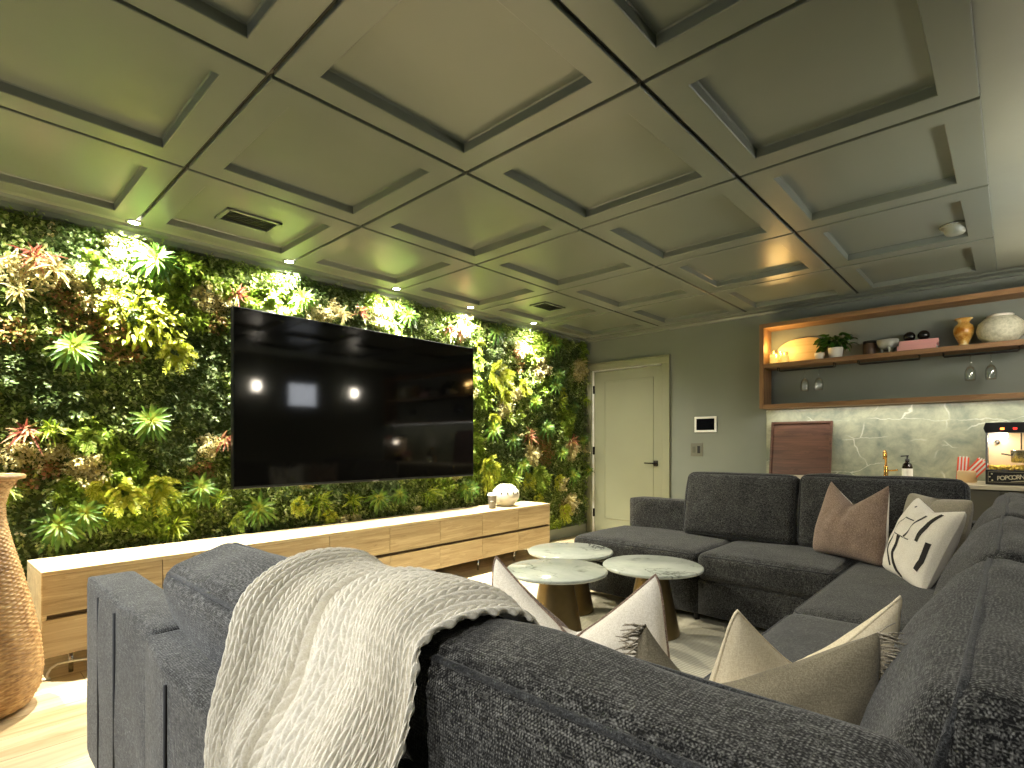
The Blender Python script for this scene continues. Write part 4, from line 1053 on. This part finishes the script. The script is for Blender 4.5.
# on the counter
t = thing('serving_board', 'dark walnut serving board leaning on the stone backsplash', 'board', (-1.485, 5.585, CT + .002), (R(-9), 0, 0))
m = MB(); m.add(*box2((-.265, -.02, 0), (.265, 0, .51), .003)); m.build('board', M['walnut'], t, False)
for lo, hi in (((-.265, -.032, 0), (-.245, -.0205, .51)), ((.245, -.032, 0), (.265, -.0205, .51)), ((-.245, -.032, .49), (.245, -.0205, .51))): MB().add(*box2(lo, hi, .002)).build('raised_edge', M['walnut'], t, False)
t = thing('bar_tap', 'brass bar tap in front of the stone backsplash', 'tap', (-.80, 5.55, CT))
MB().add(*lathe([(.028, 0), (.028, .008), (.018, .014), (.016, .10), (.012, .106)], 24)).build('tap_body', M['gold'], t)
MB().add(*tube([(0, 0, .09), (0, 0, .19)] + arc((0, -.045, .19), .045, 0, PI * 1.0, 10, 'yz')[1:] + [(0, -.09, .165)], .010, 10)).build('spout', M['gold'], t)
MB().add(*tube([(.012, 0, .065), (.05, -.005, .068), (.085, -.005, .075)], .007, 8)).build('lever', M['gold'], t)
t = thing('soap_bottle', 'black capped pump bottle with a white label beside the tap', 'soap bottle', (-.65, 5.54, CT + .001))
MB().add(*lathe([(.034, 0), (.037, .005), (.037, .10), (.030, .125), (.016, .138), (.014, .15), (.001, .15)], 28, False)).build('bottle', glass('brown glass', rgb(40, 22, 16)), t)
MB().add(*lathe([(.0378, .012), (.0378, .088)], 28, False)).build('paper_label', M['white'], t)
pm = MB(); pm.add(*lathe([(.017, .15), (.017, .165), (.007, .168), (.006, .188), (.012, .19), (.012, .198), (.001, .199)], 20, False)); pm.add(*tube([(0, 0, .194), (-.045, 0, .19)], .005, 8)); pm.build('pump', M['black'], t)
t = thing('bag_jar', 'open jar of red striped popcorn bags left of the popcorn machine', 'jar', (-.262, 5.40, CT + .001))
MB().add(*lathe([(.055, 0), (.06, .006), (.06, .075), (.054, .09), (.052, .09), (.056, .074), (.056, .006), (.001, .005)], 32, False)).build('jar', paint('tan jar', rgb(214, 182, 134), .35), t)
def bag(c, w, h, ang, lab, d):
    mbag = MB(); mw = MB(); ns = 7
    for k in range(ns):
        x0 = -w / 2 + w * k / ns; x1 = x0 + w / ns
        V, F = box2((x0, -d / 2, 0), (x1, d / 2, h + .008 * (k % 2))); V = np.array(V) @ rotm(0, ang, 0).T + np.array(c)
        (mbag if k % 2 == 0 else mw).add(V, F)
    o = mbag.build('popcorn_bag', paint('red stripe', rgb(236, 92, 62), .6), t, False); o['label'] = lab
    mw.build('white_stripe', M['white'], o, False)
bag((-.03, .012, .02), .07, .17, R(3), 'red striped bag', .012); bag((-.0, -.018, .03), .085, .16, R(38), 'red striped bag', .012); bag((.02, -.0, .02), .05, .17, R(22), 'red striped bag', .010)
# popcorn machine
pm = thing('popcorn_machine', 'black popcorn machine with lit glass case at the end of the bar', 'popcorn machine', (-.015, 5.33, CT + .001))
W2, D2 = .135, .13; pm.scale = (1, 1, 1.05)
fb = MB(); fb.add(*box2((-W2, -D2 - .01, 0), (W2, D2, .10), .004)); fb.build('base', M['black'], pm, False)
# top hood with bevelled ends
hp = [(-W2 - .012, .385), (-W2, .355), (W2, .355), (W2 + .012, .385), (W2, .425), (-W2, .425)]
V = [(x, -D2 - .012, z) for x, z in hp] + [(x, D2, z) for x, z in hp]; n = 6
F = [tuple(range(n)), tuple(range(2 * n - 1, n - 1, -1))] + [(i, n + i, n + (i + 1) % n, (i + 1) % n) for i in range(n)]
MB().add(V, F).build('hood', M['black'], pm, False)
for x in (-W2 + .006, W2 - .006):
    for y in (-D2, D2 - .008): MB().add(*box((x, y, .2275), (.010, .010, .255))).build('post', M['chrome'], pm, False)
for s in (-1, 1): MB().add(*box((s * (W2 - .002), 0, .2275), (.003, 2 * D2 - .02, .253))).build('glass_pane', M['glass'], pm, False)
MB().add(*box((0, -D2 - .002, .2275), (2 * W2 - .024, .003, .253))).build('glass_pane', M['glass'], pm, False)
MB().add(*box((0, D2 - .002, .2275), (2 * W2 - .02, .004, .253))).build('back_plate', paint('back steel', rgb(226, 200, 164), .3), pm, False)
kt = MB().add(*lathe([(.045, .15), (.055, .155), (.058, .23), (.06, .235), (.054, .235), (.05, .16), (.001, .158)], 28, False, c=(.055, 0, 0))).build('kettle', M['chrome'], pm)
MB().add(*tube([(.055, 0, .24), (.055, 0, .354)], .004, 8)).build('kettle_hanger', M['blackmetal'], pm); MB().add(*tube([(0, -.02, .2), (-.05, -.05, .21)], .005, 8)).build('kettle_handle', M['blackmetal'], pm)
MB().add(*uvsphere((-.075, .06, .292), .014, 14, 10, (1, .6, 1))).build('door_knob', M['black'], pm)
pc = MB()
for k in range(260):
    x, y = rng.uniform(-W2 + .02, W2 - .02), rng.uniform(-D2 + .015, D2 - .02); z = .103 + rng.uniform(0, .022)
    V, F = uvsphere((x, y, z), rng.uniform(.006, .011), 7, 5, (1, rng.uniform(.7, 1.2), rng.uniform(.7, 1.1))); pc.add(V, F)
o = pc.build('popcorn', paint('popcorn', rgb(244, 214, 92), .8), pm); o['kind'] = 'stuff'
def text(body, size, loc, mat, parent, name, sx=1.0, ext=.0008, rz=0, bold=.0009):
    cu = bpy.data.curves.new('txt', 'FONT'); cu.body = body; cu.size = size; cu.align_x = 'CENTER'; cu.align_y = 'CENTER'; cu.extrude = ext; cu.offset = bold
    ob = bpy.data.objects.new('txt', cu); COL.objects.link(ob); bpy.context.view_layer.update()
    dg = bpy.context.evaluated_depsgraph_get(); me = bpy.data.meshes.new_from_object(ob.evaluated_get(dg)); bpy.data.objects.remove(ob)
    me.materials.clear(); me.materials.append(mat); me.transform(Matrix.Scale(sx, 4, (1, 0, 0)))
    me.transform(Matrix.Rotation(rz, 4, 'Z')); me.transform(Matrix.Rotation(PI / 2, 4, 'X'))
    o = bpy.data.objects.new(name, me); COL.objects.link(o); o.parent = parent; o.location = loc; return o
yf = -D2 - .0095
ltr = paint('pale lettering', rgb(214, 206, 176), .6); ltr2 = paint('dim lettering', rgb(160, 152, 126), .6)
text('HOT & FRESH', .027, (0, yf - .0008, .408), ltr2, pm, 'hood_lettering', 1.05)
MB().add(*box2((-W2 + .008, yf - .003, .012), (W2 - .008, yf + .003, .094), .003)).build('sign_panel', M['black'], pm, False)
fr = MB()
for lo, hi in (((-W2 + .014, yf - .0042, .017), (W2 - .014, yf - .0025, .0195)), ((-W2 + .014, yf - .0042, .087), (W2 - .014, yf - .0025, .0895)), ((-W2 + .014, yf - .0042, .017), (-W2 + .0165, yf - .0025, .0895)), ((W2 - .0165, yf - .0042, .017), (W2 - .014, yf - .0025, .0895))): fr.add(*box2(lo, hi))
fr.build('sign_border', ltr2, pm, False)
wx = -.064
for k, ch in enumerate('POPCORN'): text(ch, .040, (wx + k * .0205, yf - .0035, .044 + .0022 * k), ltr, pm, 'sign_lettering', .9)
sw = MB().add(*tube([(-.0, yf - .004, .024), (.04, yf - .004, .028), (.08, yf - .004, .030), (.105, yf - .004, .026)], [.001, .0028, .003, .001], 6)); sw.build('sign_swoosh', ltr, pm)
stars = MB()
for x, z in ((-.10, .074), (-.112, .053), (-.098, .03)):
    V, F = lathe([(.006, 0), (.006, .001)], 5); stars.add(np.array(V) @ rotm(PI / 2, 0, 0).T + np.array((x, yf - .0032, z)), F)
stars.build('sign_star', ltr, pm)
for x, c_, e_ in ((-.045, rgb(255, 120, 50), 7), (.022, rgb(220, 50, 40), 2)): MB().add(*box((x, yf - .002, .382), (.022, .008, .014), .003)).build('switch', emis('switch glow', c_, e_), pm)
MB().add(*lathe([(.018, .352), (.022, .335), (.018, .322), (.001, .318)], 16, False, c=(-.035, .02, 0))).build('lamp_bulb', emis('warmer bulb', rgb(255, 226, 180), 20), pm)
l = bpy.data.lights.new('case light', 'POINT'); l.energy = 4; l.color = (1, .84, .66); l.shadow_soft_size = .03
o = bpy.data.objects.new('case_light', l); COL.objects.link(o); o.parent = pm; o.location = (-.07, -.04, .31)

# wall panel and switch
t = thing('wall_tablet', 'black touch panel in a white frame beside the door', 'touch panel', (-2.441, YB, 1.357))
m = MB()
for lo, hi in (((-.122, -.016, .062), (.122, -.0005, .085)), ((-.122, -.016, -.085), (.122, -.0005, -.062)), ((-.122, -.016, -.062), (-.10, -.0005, .062)), ((.10, -.016, -.062), (.122, -.0005, .062))): m.add(*box2(lo, hi, .003))
m.build('frame', M['white'], t, False); MB().add(*box2((-.10, -.010, -.062), (.10, -.0005, .062))).build('screen', M['screen'], t, False)
t = thing('switch_plate', 'grey switch plate below the touch panel', 'switch', (-2.54, YB, 1.083))
MB().add(*box2((-.068, -.008, -.072), (.068, -.0005, .072), .003)).build('plate', paint('switch plate', rgb(104, 104, 92), .4), t, False)
MB().add(*box2((-.048, -.0115, -.035), (-.012, -.0078, .035), .002)).build('rocker', paint('switch rocker', rgb(88, 88, 78), .4), t, False)
MB().add(*box2((.008, -.0115, -.04), (.04, -.0078, .04), .002)).build('sensor', M['black'], t, False)

# ------------------------------------------------------------------ lights
def light(name, kind, loc, energy, color=(1, 1, 1), rot=None, target=None, **kw):
    l = bpy.data.lights.new(name, kind); l.energy = energy; l.color = color
    for k, v in kw.items(): setattr(l, k, v)
    o = bpy.data.objects.new(name, l); COL.objects.link(o); o.location = loc
    if target is not None: o.rotation_euler = (Vector(target) - Vector(loc)).to_track_quat('-Z', 'Y').to_euler()
    elif rot: o.rotation_euler = rot
    return o
for y in (-.12, .82, 1.765, 2.70, 3.56, 4.50):
    light('downlight_beam', 'SPOT', (-3.862, y, ZC - .012), 440, (1, .94, .74), target=(-3.97, y + .02, .7), spot_size=R(78), spot_blend=.75, shadow_soft_size=.03)
    light('downlight_spill', 'SPOT', (-3.862, y, ZC - .012), 190 if y < 4 else 60, (1, .94, .76), target=(-3.8, y, 0), spot_size=R(155), spot_blend=.5, shadow_soft_size=.03)
for y in (3.22, 4.82):
    light('sconce_glow', 'POINT', (XR - .11, y, 2.0), 8, (1, .92, .80), shadow_soft_size=.05)
for x, y, e, tg_, sz in ((-2.7, -1.6, 560, (-1.75, .35, .55), 38), (-2.9, -.7, 22, (-2.9, -.5, 0), 120), (-1.3, -1.1, 140, (-.85, .35, .75), 50), (-.1, -1.0, 150, (.0, .95, .8), 60)):
    light('rear_fill_spot', 'SPOT', (x, y, ZC - .01), e, (.95, .98, 1) if x < -2 else (1, .97, .88), target=tg_, spot_size=R(sz), spot_blend=.8, shadow_soft_size=.05)  # spots added behind the camera to brighten sofa back, floor, throw and cushions
light('shelf_strip', 'AREA', (-.65, 5.56, 1.482), 6.5, (1, .95, .84), rot=(0, 0, 0), shape='RECTANGLE', size=2.2, size_y=.04)
light('daylight', 'AREA', ((GX0 + GX1) / 2, YF - .25, 1.15), 10, (.94, .97, 1.0), rot=(R(90), 0, 0), shape='RECTANGLE', size=2.8, size_y=2.1)
wd = bpy.data.worlds.new('World'); S.world = wd; wd.use_nodes = True
wd.node_tree.nodes['Background'].inputs[0].default_value = (.72, .82, .95, 1); wd.node_tree.nodes['Background'].inputs[1].default_value = .35

# ------------------------------------------------------------------ camera, view
cam = bpy.data.cameras.new('Camera'); co = bpy.data.objects.new('Camera', cam); COL.objects.link(co)
co.location = (0, 0, 1.14); co.rotation_euler = (R(90), 0, R(42.98))
cam.sensor_fit = 'HORIZONTAL'; cam.sensor_width = 36; cam.lens = 538.4 / 1024 * 36; cam.shift_y = 60.4 / 1024; cam.clip_start = .02
S.camera = co
S.view_settings.view_transform = 'Standard'; S.view_settings.look = 'None'; S.view_settings.gamma = 1.0; S.view_settings.use_curve_mapping = False
S.view_settings.exposure = 0.14
try:
    S.cycles.max_bounces = 8; S.cycles.diffuse_bounces = 4; S.cycles.sample_clamp_indirect = 4.0; S.cycles.caustics_refractive = False; S.cycles.caustics_reflective = False
except Exception: pass
